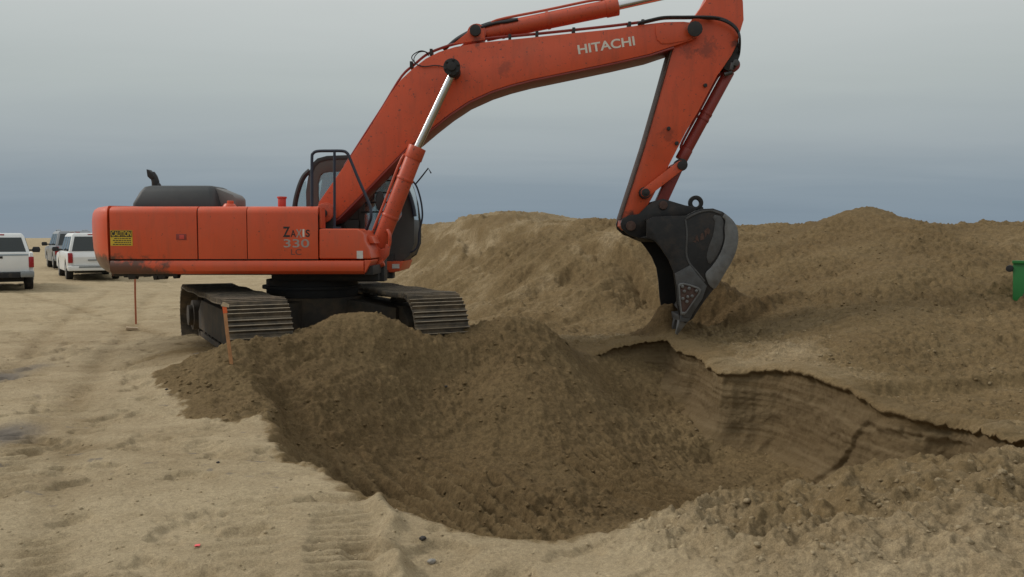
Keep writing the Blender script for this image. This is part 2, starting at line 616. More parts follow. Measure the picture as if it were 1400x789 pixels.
def fbm(x, y, oct=4, seed=0, gain=0.5, billow=False):
    s, a, t = 0.0, 1.0, 0.0
    ca, sa = math.cos(0.6), math.sin(0.6)
    for i in range(oct):
        n = vnoise(x, y, seed + i * 17) * 2 - 1
        if billow:
            n = 1 - 2 * np.abs(n)
        s = s + a * n
        t += a
        a *= gain
        x, y = (ca * x - sa * y) * 2.03 + 11.3, (sa * x + ca * y) * 2.03 - 7.7
    return s / t


def sstep(e0, e1, x):
    t = np.clip((x - e0) / (e1 - e0), 0, 1)
    return t * t * (3 - 2 * t)


class RBF:
    def __init__(s, pts, c=0.5):
        P = np.array(pts, float)
        s.p, s.c = P[:, :2], c
        d = np.sqrt(((s.p[:, None] - s.p[None]) ** 2).sum(-1) + c * c)
        n = len(P)
        A = np.zeros((n + 1, n + 1))
        A[:n, :n] = -d
        A[n, :n] = A[:n, n] = 1
        A[np.arange(n), np.arange(n)] += 0.03
        s.w = np.linalg.solve(A, np.append(P[:, 2], 0))

    def __call__(s, x, y):
        out = np.full(x.shape, s.w[-1])
        for i in range(len(s.p)):
            out -= s.w[i] * np.sqrt((x - s.p[i, 0]) ** 2 + (y - s.p[i, 1]) ** 2 + s.c * s.c)
        return out


def W(px, py, Y):
    p = at(px, py, Y)
    return (p.x, Y, p.z)


HEAP = [W(318, 474, 9.95), W(345, 471, 10.0), W(375, 469, 10.1), W(402, 466, 10.3), W(422, 455, 10.6), W(440, 442, 10.8), W(480, 429, 11.0), W(520, 434, 11.0), W(560, 458, 10.9),
        W(610, 468, 11.2), W(655, 462, 11.5), W(672, 441, 11.6), W(695, 437, 11.7), W(735, 441, 11.8), W(765, 458, 11.95)]
CRESTP = [W(*p) for p in ((785, 487, 12.0), (850, 473, 12.4), (905, 468, 12.55), (930, 483, 11.9), (965, 494, 11.2), (985, 516, 10.55), (1020, 508, 10.45), (1065, 501, 10.2), (1115, 519, 9.45), (1165, 536, 8.8),
                           (1235, 566, 8.0), (1300, 568, 7.85), (1342, 582, 7.5), (1405, 607, 6.95))]
OUT = [  # outside the pit
    (-30, 3, 0), (-14, 2, 0), (-6, 2.5, 0), (-3, 3, 0), (-1.5, 3.5, 0), (0, 3.2, .02), (-6, 6, 0), (-4, 6, 0), (-2.6, 5.5, .0), (-1.9, 5.2, .0),
    (-1.5, 5.0, .02), (-.9, 4.6, .03), (-.3, 4.2, .02), (.3, 4.2, .02), (-2.9, 7.4, 0), (-4.5, 9, 0), (-8, 9, 0), (-5.5, 12, 0), (-9, 13, 0), (-14, 10, 0),
    (-3.0, 8.6, .0), (-3.9, 9.9, .07), (-4.4, 10.6, .04), (-6.3, 14.5, 0), (-9, 17, 0), (-14, 18, 0), (-20, 20, 0), (-7, 18, .05), (-6, 23, .15), (-10, 26, 0),
    (-16, 30, 0), (-22, 34, 0), (-30, 30, 0), (-26, 44, 0), (-36, 50, 0), (-45, 40, 0), (-8, 35, .25), (-14, 40, .15),
    (-3.4, 12.0, -.05), (-3.0, 13.5, -.06), (-1.7, 13.2, -.03), (-4.6, 13.6, .04), (-5.35, 14.6, .06), (-5.0, 13.2, .10), (-4.45, 12.2, .12), (-4.0, 11.3, .18), (-2.4, 15.2, -.02), (-4.2, 16, 0), (0, 13.3, .08), (-.6, 14.6, .0),
    # foreground heaps on the right
    W(1000, 700, 4.9), W(1100, 690, 4.8), W(1200, 676, 4.8), W(1300, 668, 4.7), W(1400, 660, 4.6), (4.5, 4.9, .42), (6.5, 4.5, .4), (9, 4.6, .3),
    W(1400, 789, 3.2), W(1200, 789, 3.45), W(1000, 789, 3.75), W(850, 789, 3.95), W(880, 740, 4.5), W(940, 716, 4.7), (3, 2, .35), (7, 1, .2), (1, 2, .05),
    (2.2, 5.4, .2), (3.4, 5.5, .25), (6, 5.6, .3),
    # top of the cut bank
    *CRESTP, (6.3, 6.6, .05), (9, 6.4, .3),
    # slope behind the bank and the spoil mound
    W(930, 461, 13.0), W(1000, 450, 13.5), W(1060, 420, 14.2), W(1110, 395, 14.8), W(1200, 450, 11.2), W(1100, 470, 11.2), W(1200, 380, 14.0), W(1300, 450, 11.0),
    W(1300, 380, 13.5), W(1400, 420, 11.8), W(1400, 360, 13.8), W(1400, 515, 9.0), W(1280, 520, 9.2), W(1180, 527, 9.3), W(1330, 330, 15.5), W(1250, 345, 15.5),
    W(1175, 294, 18.6), W(1215, 297, 18.4), W(1140, 303, 18.8), W(1100, 311, 19), W(1060, 314, 19.2), W(1020, 314, 19.5), W(1265, 308, 18.5), W(1330, 306, 17.5),
    W(1400, 305, 16.5), W(1160, 340, 16.6), W(1060, 370, 16.2), W(1010, 390, 15.9), W(960, 425, 14.6), (12, 14, 1.9), (16, 12, 1.9), (14, 8, .9), (20, 6, .6),
    (12, 18, 2.0), (18, 20, 1.8), (8, 24, 1.7), (14, 30, 1.5),
    # long cut face running away behind the machine
    W(890, 450, 15.2), W(850, 455, 15.0), W(780, 450, 15.7), W(720, 440, 17.0), W(650, 420, 20.4), W(600, 402, 24.8), W(545, 388, 31), W(480, 372, 40),
    W(880, 380, 17.3), W(850, 385, 17.1), W(780, 380, 18.5), W(700, 375, 20.4), W(640, 368, 23.5), W(590, 360, 28.0),
    W(895, 318, 19.0), W(850, 322, 18.9), W(800, 330, 19.9), W(760, 325, 21.5), W(690, 330, 23.0),
    W(900, 309, 20.2), W(850, 309, 20.4), W(800, 305, 22.0), W(740, 305, 24.0), W(690, 303, 26.0), W(650, 301, 28.0), W(610, 308, 31.0), W(575, 310, 34.5),
    W(540, 314, 40), W(500, 318, 46), (2, 26, 1.9), (2, 36, 1.6), (-2, 45, 1.5), (10, 45, 1.2), (25, 40, 1.2), (40, 15, .8), (40, 0, .3), (0, -10, 0), (-20, -10, 0), (20, -12, .1),
    (-40, 10, 0), (60, 60, .6), (-10, 70, .9), (-60, 70, 0), (30, 80, .6),
] + HEAP
PIT = HEAP + [
    W(345, 500, 9.72), W(400, 500, 9.85), W(450, 540, 9.34), W(450, 590, 8.88), W(430, 625, 8.5), W(500, 640, 8.5), W(500, 480, 10.43), W(520, 540, 9.78), W(520, 600, 9.2), W(540, 645, 8.75),
    W(600, 500, 10.85), W(600, 540, 10.3), W(600, 600, 9.5), W(600, 650, 8.75), W(500, 690, 7.9), W(600, 700, 7.75), W(620, 740, 7.2), W(700, 738, 7.3), W(850, 738, 7.38),
    W(695, 480, 10.95), W(705, 540, 10.1), W(715, 600, 9.35), W(735, 660, 8.5), W(780, 700, 7.9), W(650, 520, 10.5),
    W(800, 520, 10.95), W(830, 548, 11.25), W(850, 565, 10.75), W(870, 600, 10.0), W(930, 600, 10.3), W(900, 650, 9.2), W(850, 690, 8.3), W(1000, 630, 9.85), W(1000, 690, 8.5), W(1080, 655, 9.2),
    W(1190, 692, 8.15), W(1140, 700, 8.25), W(1300, 668, 7.5), W(1400, 668, 6.8), (6, 6.2, -.4), (8, 6, -.2),
    (.2, 5.5, -.8), (1, 5.8, -.95), (2.4, 6.1, -1.0), (3.6, 6.3, -.85), (-.5, 5.9, -.7), (5, 6.1, -.5), (-1.2, 6.6, -.62), (-1.55, 7.2, -.66), (-1.95, 8.0, -.60), (-2.5, 8.9, -.25), (.5, 6.5, -.92),
]
# crest of the cut bank, traced along the photograph; distances follow the level of the ground it cuts
CREST_PX = [(775, 490, 11.9), (785, 487, 12.0), (800, 484, 12.1), (830, 480, 12.25), (850, 473, 12.4), (880, 470, 12.5), (905, 468, 12.55), (918, 470, 12.45), (925, 480, 12.0), (935, 486, 11.75), (955, 488, 11.5),
            (965, 494, 11.2), (972, 506, 10.8), (985, 516, 10.55), (1000, 514, 10.5), (1020, 508, 10.45), (1042, 503, 10.35), (1065, 501, 10.2), (1085, 503, 9.95), (1100, 510, 9.7), (1115, 519, 9.45), (1140, 530, 9.1),
            (1165, 536, 8.8), (1190, 545, 8.5), (1215, 556, 8.2), (1235, 566, 8.0), (1265, 570, 7.9), (1300, 568, 7.85), (1320, 571, 7.75), (1342, 582, 7.5), (1362, 592, 7.25), (1385, 600, 7.05), (1405, 607, 6.95), (1450, 622, 6.7), (1540, 640, 6.5)]
CREST = [W(*p) for p in CREST_PX]
POLY = np.array([(-3.75, 10.3), (-3.25, 9.5), (-2.62, 8.55), (-2.28, 7.75), (-1.95, 6.9), (-1.52, 6.05), (-1.12, 5.5), (-.72, 5.12), (-.30, 4.72), (.15, 4.62), (.62, 4.68),
                 (1.1, 5.05), (1.7, 5.2), (2.4, 5.35), (3.2, 5.4), (4.5, 5.5), (6.5, 5.6), (8.5, 5.5), (9.2, 5.9), (7, 6.3)] + [(c[0], c[1]) for c in CREST[::-1]] +
                [(.5, 11.95), (-.2, 11.7), (-1.2, 11.0), (-2.1, 10.9), (-3.0, 10.4)])
out_f, pit_f = RBF(OUT, 0.55), RBF(PIT, 0.45)


def poly_dist(x, y):
    """signed distance, positive inside the pit outline"""
    best = np.full(x.shape, 1e9)
    ins = np.zeros(x.shape, bool)
    n = len(POLY)
    for i in range(n):
        ax, ay = POLY[i]
        bx, by = POLY[(i + 1) % n]
        ex, ey = bx - ax, by - ay
        t = np.clip(((x - ax) * ex + (y - ay) * ey) / (ex * ex + ey * ey), 0, 1)
        best = np.minimum(best, (x - ax - t * ex) ** 2 + (y - ay - t * ey) ** 2)
        if ey != 0:
            c = ((ay > y) != (by > y)) & (x < ex * (y - ay) / ey + ax)
            ins ^= c
    return np.where(ins, 1, -1) * np.sqrt(best)


def seg_coords(x, y, a, b):
    dx, dy = b[0] - a[0], b[1] - a[1]
    L = math.hypot(dx, dy)
    dx, dy = dx / L, dy / L
    return (x - a[0]) * dx + (y - a[1]) * dy, (x - a[0]) * dy - (y - a[1]) * dx, L


DAMP = [  # (x, y, dampness 0..1)
    (-8, 6, .0), (-4, 6, 0), (-2.6, 5.2, .02), (-1.4, 4.4, .03), (-3.4, 7.4, 0), (-5, 10, .02), (-9, 13, .03), (-14, 20, .03), (-30, 40, 0), (-7, 15.5, .08),
    (-4.25, 10.9, .55), (-3.3, 9.0, .62), (-2.85, 8.1, .60), (-3.8, 10, .6), (-5.3, 12.6, .25), (-3, 11, .85), (-3.2, 13.4, .6), (-1, 13.5, .6),
    (-2, 11, .7), (-1, 11.4, .75), (0, 11.6, .75), (.6, 12.0, .6), (-2.5, 9.2, .95), (-1.5, 8.5, .9), (-1.2, 7.2, .72), (-.7, 6.6, .62), (-.3, 8, .85), (0, 6.3, .7), (.6, 7.2, .8), (-.3, 10, .8),
    (1.2, 9.5, .72), (1, 10.8, .72), (1.6, 8.4, .75), (2.3, 8, .68), (3, 7.5, .68), (2.4, 9.5, .66), (1.7, 11.4, .68), (4, 7.0, .62), (6, 6.3, .6),
    (0.2, 4.1, .10), (.9, 4.5, .28), (1.6, 4.4, .34), (2.4, 4.5, .36), (3, 3.6, .34), (5, 4.4, .36), (1.2, 3.7, .16), (0, 3, .05), (2, 5.2, .3), (3.5, 5.3, .3),
    (1.3, 13.2, .32), (2.5, 12.6, .35), (3.3, 11, .35), (3.9, 9.4, .38), (4.6, 8.6, .45), (4.6, 7.4, .42), (5, 10, .56), (5, 12, .58), (7, 11, .58), (7, 14, .62), (5.5, 15, .62), (8, 17, .66), (7.5, 18.5, .66), (5, 18.5, .56),
    (10, 16, .5), (4, 14.8, .75), (3.5, 14.4, .85), (3.1, 13.9, .6), (4.4, 15.6, .6), (12, 12, .5), (2.5, 16, .5), (1.5, 17, .5), (0, 18, .48), (-1, 20, .46), (-2, 24, .44), (-4, 30, .40), (2.5, 19.5, .40), (0, 24, .36), (-2, 30, .34), (3, 26, .2), (12, 30, .3)]
damp_p = np.array(DAMP)


def terrain(x, y, full=False, nopit=False):
    r = np.hypot(x, y)
    # --- base forms
    ho = out_f(x, y)
    far = sstep(45, 90, r)
    ho = ho * (1 - far)
    ho = ho + 1.55 * np.exp(-(((x + 33) / 9) ** 2 + ((y - 62) / 10) ** 2)) + 1.2 * np.exp(-(((x + 62) / 26) ** 2 + ((y - 105) / 18) ** 2))
    # far dunes
    fd = sstep(90, 160, r) * (fbm(x / 45, y / 45, 3, 5) * 0.8 + 0.2)
    ho = ho + fd
    hp = pit_f(x, y)
    ed = poly_dist(x, y)
    wR = sstep(.55, 1.35, x) * sstep(5.8, 6.3, y)
    wRc = np.clip(wR, 0, 1)
    edn = ed + 0.13 * fbm(x * 1.6, y * 1.6, 4, 31) * (1 - .75 * wRc) + (0.06 - .055 * wRc) * fbm(x * 7, y * 7, 3, 33)
    # width of the pit edge: steep cut on the far right, steep lip on the left, soft behind
    edn = ed * wRc + edn * (1 - wRc) + .26 * wRc
    leftr = sstep(.5, -.6, x) * sstep(9.6, 8.6, y)
    wid = 0.60 - 0.04 * wRc - .22 * leftr
    kt = np.clip(edn / wid, 0, 1)
    k = sstep(0, 1, edn / wid) * (1 - wRc) + wRc * sstep(0, .30, edn)
    near = np.where(r < 20, k, 0) * (0 if nopit else 1)
    h = ho + (hp - ho) * near
    # --- roughness mask: 0 on the driven sand, 1 on loose spoil
    loose = np.clip(near + 0.9 * sstep(0.25, 1.1, x + 0.35 * (y - 4.5)) * (y < 60) + sstep(0.12, 0.5, np.abs(ho)) * sstep(-9, -4, x), 0, 1)
    s_, t_, L_ = seg_coords(x, y, (-3.95, 10.3), (-2.62, 8.15))
    sd_ = np.hypot(t_, s_ - np.clip(s_, 0, L_))
    spoil = np.exp(-(sd_ / .52) ** 4)
    h = h + spoil * (0.05 + 0.05 * fbm(x * 2.3, y * 2.3, 3, 8))
    loose = np.clip(loose + spoil, 0, 1)
    # --- relief
    big = fbm(x * 0.55, y * 0.55, 4, 3)
    calm = 1 - .8 * np.exp(-((y - 10.5) / 1.1) ** 2) * sstep(1.5, .5, x)
    h = h + big * (0.025 + 0.085 * loose * calm) * sstep(2, 6, r + 2)
    lump = fbm(x * 2.4, y * 2.4, 5, 51, 0.55, True)
    front = np.exp(-((y - 4.6) / 1.3) ** 2) * sstep(0.2, 1.2, x)
    h = h + lump * loose * (0.034 + 0.085 * front)
    l2 = fbm(x * 5.2, y * 5.2, 3, 55, .5, True)
    h = h + l2 * front * .042
    clump = fbm(x * 9, y * 9, 4, 71, 0.6)
    patch = 0.45 + 1.1 * sstep(-.25, .45, fbm(x * .9, y * .9, 3, 75))
    h = h + clump * (0.005 + 0.040 * loose * patch * (1 + .6 * sstep(10, 15, r)) + 0.014 * front) * (1 - .5 * wRc * np.clip(4 * k * (1 - k), 0, 1)) * (r < 60)
    gran = fbm(x * 24, y * 24, 2, 81, 0.7)
    h = h + gran * (0.0025 + 0.018 * loose * patch) * (r < 40)
    fine = vnoise(x * 47, y * 47, 91) - 0.5
    h = h + fine * (0.003 + 0.012 * loose) * (r < 30)
    # driven sand: shallow streaks and pocks
    flat = (1 - loose) * (r < 45)
    h = h + flat * 0.030 * fbm(x * 1.3 + 0.3 * y, y * 3.4, 5, 111, 0.62)
    h = h - flat * 0.045 * sstep(0.18, 0.5, fbm(x * 2.6, y * 3.4, 4, 121))
    # --- imprints
    # ladder print of a crawler track in the foreground
    s, t, L = seg_coords(x, y, (-.80, 3.9), (-1.07, 5.15))
    m = sstep(-.05, .1, s) * (1 - sstep(L - .15, L, s)) * (1 - sstep(.11, .21, np.abs(t + .05 * fbm(x * 3, y * 3, 3, 15)))) * np.clip(.85 + .8 * fbm(x * 2.5, y * 2.5, 2, 16), 0, 1.2)
    h = h + m * (-0.045 + 0.046 * np.cos(2 * math.pi * (s + 0.1 * t * t + .012 * fbm(x * 6, y * 6, 2, 7)) / .105)) * (0.75 + .5 * fbm(x * 4, y * 4, 2, 9))
    berm = np.exp(-((t - .26 - .03 * np.sin(s * 9)) / .06) ** 2) * sstep(-.1, .2, s) * (1 - sstep(L + .05, L + .25, s))
    h = h + berm * (.055 + .05 * fbm(x * 5, y * 5, 2, 12))
    rut_tone = 0.0
    # an older, wind-softened print beside it
    s, t, L = seg_coords(x, y, (-1.25, 3.6), (-1.72, 5.6))
    m = sstep(-.05, .2, s) * (1 - sstep(L - .3, L, s)) * (1 - sstep(.13, .30, np.abs(t)))
    h = h + m * (-0.016 + 0.014 * np.cos(2 * math.pi * (s + .02 * fbm(x * 5, y * 5, 2, 4)) / .14))
    for (a, b, sd) in (((-2.6, 3.2), (-12.5, 30), 201), ((-3.6, 3.2), (-14.2, 30), 203), ((-1.9, 3.2), (-5.6, 11.0), 207), ((-1.4, 6.2), (-8.2, 8.6), 209), ((-5.2, 13.5), (-16, 27), 211)):
        s, t, L = seg_coords(x, y, a, b)
        t = t + 0.12 * fbm(x * .4, y * .4, 2, sd)
        m = np.exp(-(t / .16) ** 2) * sstep(-.5, 1, s) * (1 - sstep(L - 3, L, s))
        rut_tone = rut_tone + m * .10  # darkens the sand along each rut
        h = h - m * (0.030 + 0.022 * np.cos(2 * math.pi * s / .16) * sstep(-.2, .4, fbm(x * .8, y * .8, 2, sd + 1)))
    # chunky rows where the dozer climbed out
    s, t, L = seg_coords(x, y, (-1.5, 8.7), (-.25, 6.9))
    m = np.exp(-(((x + .75) / 1.15) ** 2 + ((y - 7.75) / .95) ** 2) ** 2) * np.clip(near * 1.2, 0, 1)
    h = h + m * 0.10 * np.cos(2 * math.pi * (t + .07 * fbm(x * 2.2, y * 2.2, 3, 21)) / .21) * (0.95 + .7 * fbm(x * 4, y * 4, 3, 22))
    # thin parallel ruts along the foot of the bank
    s, t, L = seg_coords(x, y, (.70, 9.35), (2.45, 7.55))
    t = t + .10 * (s / L - .5) ** 2 * 4
    m = sstep(-.1, .4, s) * (1 - sstep(L - .5, L, s)) * (1 - sstep(.34, .46, np.abs(t)))
    h = h + m * 0.055 * np.cos(2 * math.pi * (t + .012 * fbm(x * 4, y * 4, 2, 26)) / .115)
    # scarp across the right slope
    yl = 9.25 + .16 * fbm(x * 1.1, y * 0 + 3, 3, 41) - .06 * (x - 4)
    sc = sstep(3.5, 4.1, x) * (1 - sstep(11, 13, x))
    dz = yl - y
    h = h - sc * .17 * sstep(-.02, .14, dz) * np.exp(-np.maximum(dz, 0) / .7)
    # straight scraped edge left of the mound
    s, t, L = seg_coords(x, y, (2.35, 13.0), (5.15, 14.75))
    m = sstep(-.1, .5, s) * (1 - sstep(L - .6, L, s))
    h = h + m * .10 * np.exp(-(t / .12) ** 2) - m * .16 * np.exp(-((t + .42) / .28) ** 2)
    # eroded scarp and gullies of the long face
    sa_, ta_ = (x - 2) * -.37 + (y - 15.5) * .93, (x - 2) * -.93 - (y - 15.5) * .37
    fmask = sstep(-1.0, 1.5, sa_) * (1 - sstep(17, 24, sa_)) * sstep(-3.4, -2.4, ta_) * (1 - sstep(.9, 2.0, ta_))
    tcn = -1.55 + .55 * fbm(sa_ * .55, sa_ * 0 + 2, 3, 411) + .12 * fbm(sa_ * 2.4, ta_ * .3, 3, 413)
    dt = ta_ - tcn
    h = h - fmask * .55 * sstep(0, .14, dt) * np.exp(-np.maximum(dt, 0) / .9) * np.clip(.7 + 1.2 * fbm(sa_ * .35, sa_ * 0 + 7, 2, 415), .1, 1.5)
    h = h + fmask * .20 * fbm(sa_ * 1.3, ta_ * .35, 4, 417, .55, True) * sstep(-.1, .5, dt)
    h = h + fmask * .05 * fbm(x * 3.5, y * 3.5, 3, 419, .55, True)
    # the spoil mound's peak
    h = h + .16 * np.exp(-(((x - 7.7) / 1.1) ** 2 + ((y - 18.6) / 1.4) ** 2)) - .10 * np.exp(-(((x - 6.0) / .8) ** 2 + ((y - 19.2) / 1.2) ** 2)) - .08 * np.exp(-(((x - 9.6) / .9) ** 2 + ((y - 18.3) / 1.2) ** 2))
    # slump bites along the crest of the long face
    facem = np.exp(-((x - (0.5 - (y - 18) * .33)) / 3.4) ** 2) * sstep(16, 17.5, y) * (1 - sstep(30, 36, y)) * sstep(.5, 1.2, ho)
    g = fbm(x * .8, y * .45, 3, 131)
    h = h - facem * .20 * sstep(.05, .25, g)
    # vertical flutes and a broken corner on the cut bank
    bank = np.clip(4 * k * (1 - k), 0, 1) * np.clip(wR, 0, 1) * (0 if nopit else 1)
    # a slump hollow at the foot of the bank
    h = h - .16 * np.exp(-(((x - 2.42) / .28) ** 2 + ((y - 9.95) / .16) ** 2))
    # fresh dirt poured under the bucket
    h = h + .50 * np.exp(-(((x - 2.44) / .30) ** 2 + ((y - 13.30) / .45) ** 2)) * (1 + .25 * fbm(x * 6, y * 6, 3, 151))
    h = h + .55 * np.exp(-(((x - 3.55) / .62) ** 2 + ((y - 14.55) / .55) ** 2)) * (1 + .2 * fbm(x * 5, y * 5, 3, 153))
    # --- dampness and darker tones, with shade inside the bucket painted in
    num, den = 0.0, 0.0
    qx, qy = x + .25 * fbm(x * 1.2, y * 1.2, 3, 161), y + .25 * fbm(x * 1.2, y * 1.2, 3, 163)
    for (dx, dy, dv) in damp_p:
        w = 1.0 / (((qx - dx) ** 2 + (qy - dy) ** 2) ** 1.6 + 1e-3 + .002 * (dx * dx + dy * dy) ** .8)
        num = num + w * dv
        den = den + w
    damp = num / den
    # the dark sand stops at the pit lip on the left and in front
    lip = sstep(-.07, .07, edn + .05 * fbm(x * 14, y * 14, 3, 175))
    dside = sstep(1.2, .7, x) * sstep(11.6, 10.4, y + .25 * fbm(x * 1.5, y * 1.5, 3, 165) + .35 * (x + 4)) * (y < 12)
    dside = np.maximum(dside, sstep(-4.7, -5.4, x))
    capd = np.minimum(damp, .06) * (1 - lip) + np.maximum(damp, .6) * lip
    damp = damp * (1 - dside) + capd * dside
    sp2 = sstep(.32, .62, spoil + .30 * fbm(x * 2.2, y * 2.2, 3, 171) + .22 * fbm(x * 11, y * 11, 3, 173)) * (ed < .2)
    damp = np.maximum(damp, sp2 * .62)
    dirt_shade = 1.4 * np.exp(-(((x - 2.40) / .52) ** 2 + ((y - 13.3) / .55) ** 2)) + 1.3 * np.exp(-(((x - 3.55) / .75) ** 2 + ((y - 14.4) / .75) ** 2))  # dark dirt heaps; the first also paints in the shade inside the bucket
    st_ = facem * (.34 * fbm(x * 1.9 + y * .5, y * .5 - x * .2, 4, 187, .6) + .10)  # darker streaks running down the long face
    damp = damp + st_
    damp = damp + rut_tone * flat
    damp = damp + flat * (.02 + .16 * fbm(x * .9 + .2 * y, y * 1.9, 5, 185, .62))
    damp = np.clip(damp + .6 * sstep(.25, .6, dirt_shade) + .16 * fbm(x * 1.1, y * 1.1, 4, 181) * (loose + .3), 0, 1)
    grey = (np.exp(-(((x + 4.55) / .5) ** 2 + ((y - 7.2) / .75) ** 2)) + np.exp(-(((x + 6.6) / .5) ** 2 + ((y - 10.4) / 1.6) ** 2)))
    grey = np.clip(sstep(.35, .9, grey + .3 * fbm(x * 2, y * 2, 4, 191)), 0, 1)
    specks = sstep(.52, .62, fbm(x * 3.1, y * 7, 4, 195, .6)) * (1 - loose) * sstep(-6, -4, x) * (y > 5) * (y < 14)
    grey = np.clip(grey + .8 * specks, 0, 1)
    return (h, damp, grey, bank, loose, edn, wRc) if full else (h, damp, grey, bank, loose)


# one sheet from the photographer's feet to the horizon; rings grow with distance, finest over the pit
fine_a = np.arange(-0.66, 0.6601, 0.0017)
side = 0.66 + (math.pi - 0.66) * (np.linspace(0, 1, 60)[1:]) ** 1.5
ang = np.concatenate([-side[::-1], fine_a, side[:-1]])
rad = [0.6, 1.0, 1.5, 2.0, 2.5, 2.8]
for lim, q in ((6.3, .0034), (13.0, .0021), (24.0, .0031), (60.0, .0062), (3000.0, .05)):
    while rad[-1] < lim:
        rad.append(rad[-1] * (1 + q))
rad = np.array(rad)
AA, RR = np.meshgrid(ang, rad)
GX, GY = (RR * np.sin(AA)).ravel(), (RR * np.cos(AA)).ravel()
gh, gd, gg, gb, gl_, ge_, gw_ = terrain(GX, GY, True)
nr, na = len(rad), len(ang)
verts = np.stack([GX, GY, gh], 1)
h0 = float(gh[:na].mean())
verts = np.vstack([verts, [[0, 0, h0]]]).astype(np.float32)
ii, jj = np.meshgrid(np.arange(nr - 1), np.arange(na), indexing='ij')
j2 = (jj + 1) % na
quads = np.stack([ii * na + jj, ii * na + j2, (ii + 1) * na + j2, (ii + 1) * na + jj], -1).reshape(-1, 4)[:, ::-1]
tris = np.stack([np.full(na, nr * na), (np.arange(na) + 1) % na, np.arange(na)], 1)[:, ::-1]
me = bpy.data.meshes.new('sand_ground')
me.vertices.add(len(verts))
me.vertices.foreach_set('co', verts.ravel())
nl = quads.size + tris.size
me.loops.add(nl)
me.loops.foreach_set('vertex_index', np.concatenate([quads.ravel(), tris.ravel()]).astype(np.int32))
npoly = len(quads) + len(tris)
me.polygons.add(npoly)
starts = np.concatenate([np.arange(len(quads)) * 4, len(quads) * 4 + np.arange(len(tris)) * 3]).astype(np.int32)
me.polygons.foreach_set('loop_start', starts)
me.polygons.foreach_set('use_smooth', np.ones(npoly, bool))
me.update(calc_edges=True)
me.validate()
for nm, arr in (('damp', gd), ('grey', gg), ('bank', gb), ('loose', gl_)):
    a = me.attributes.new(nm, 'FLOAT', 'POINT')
    a.data.foreach_set('value', np.append(arr, 0).astype(np.float32))


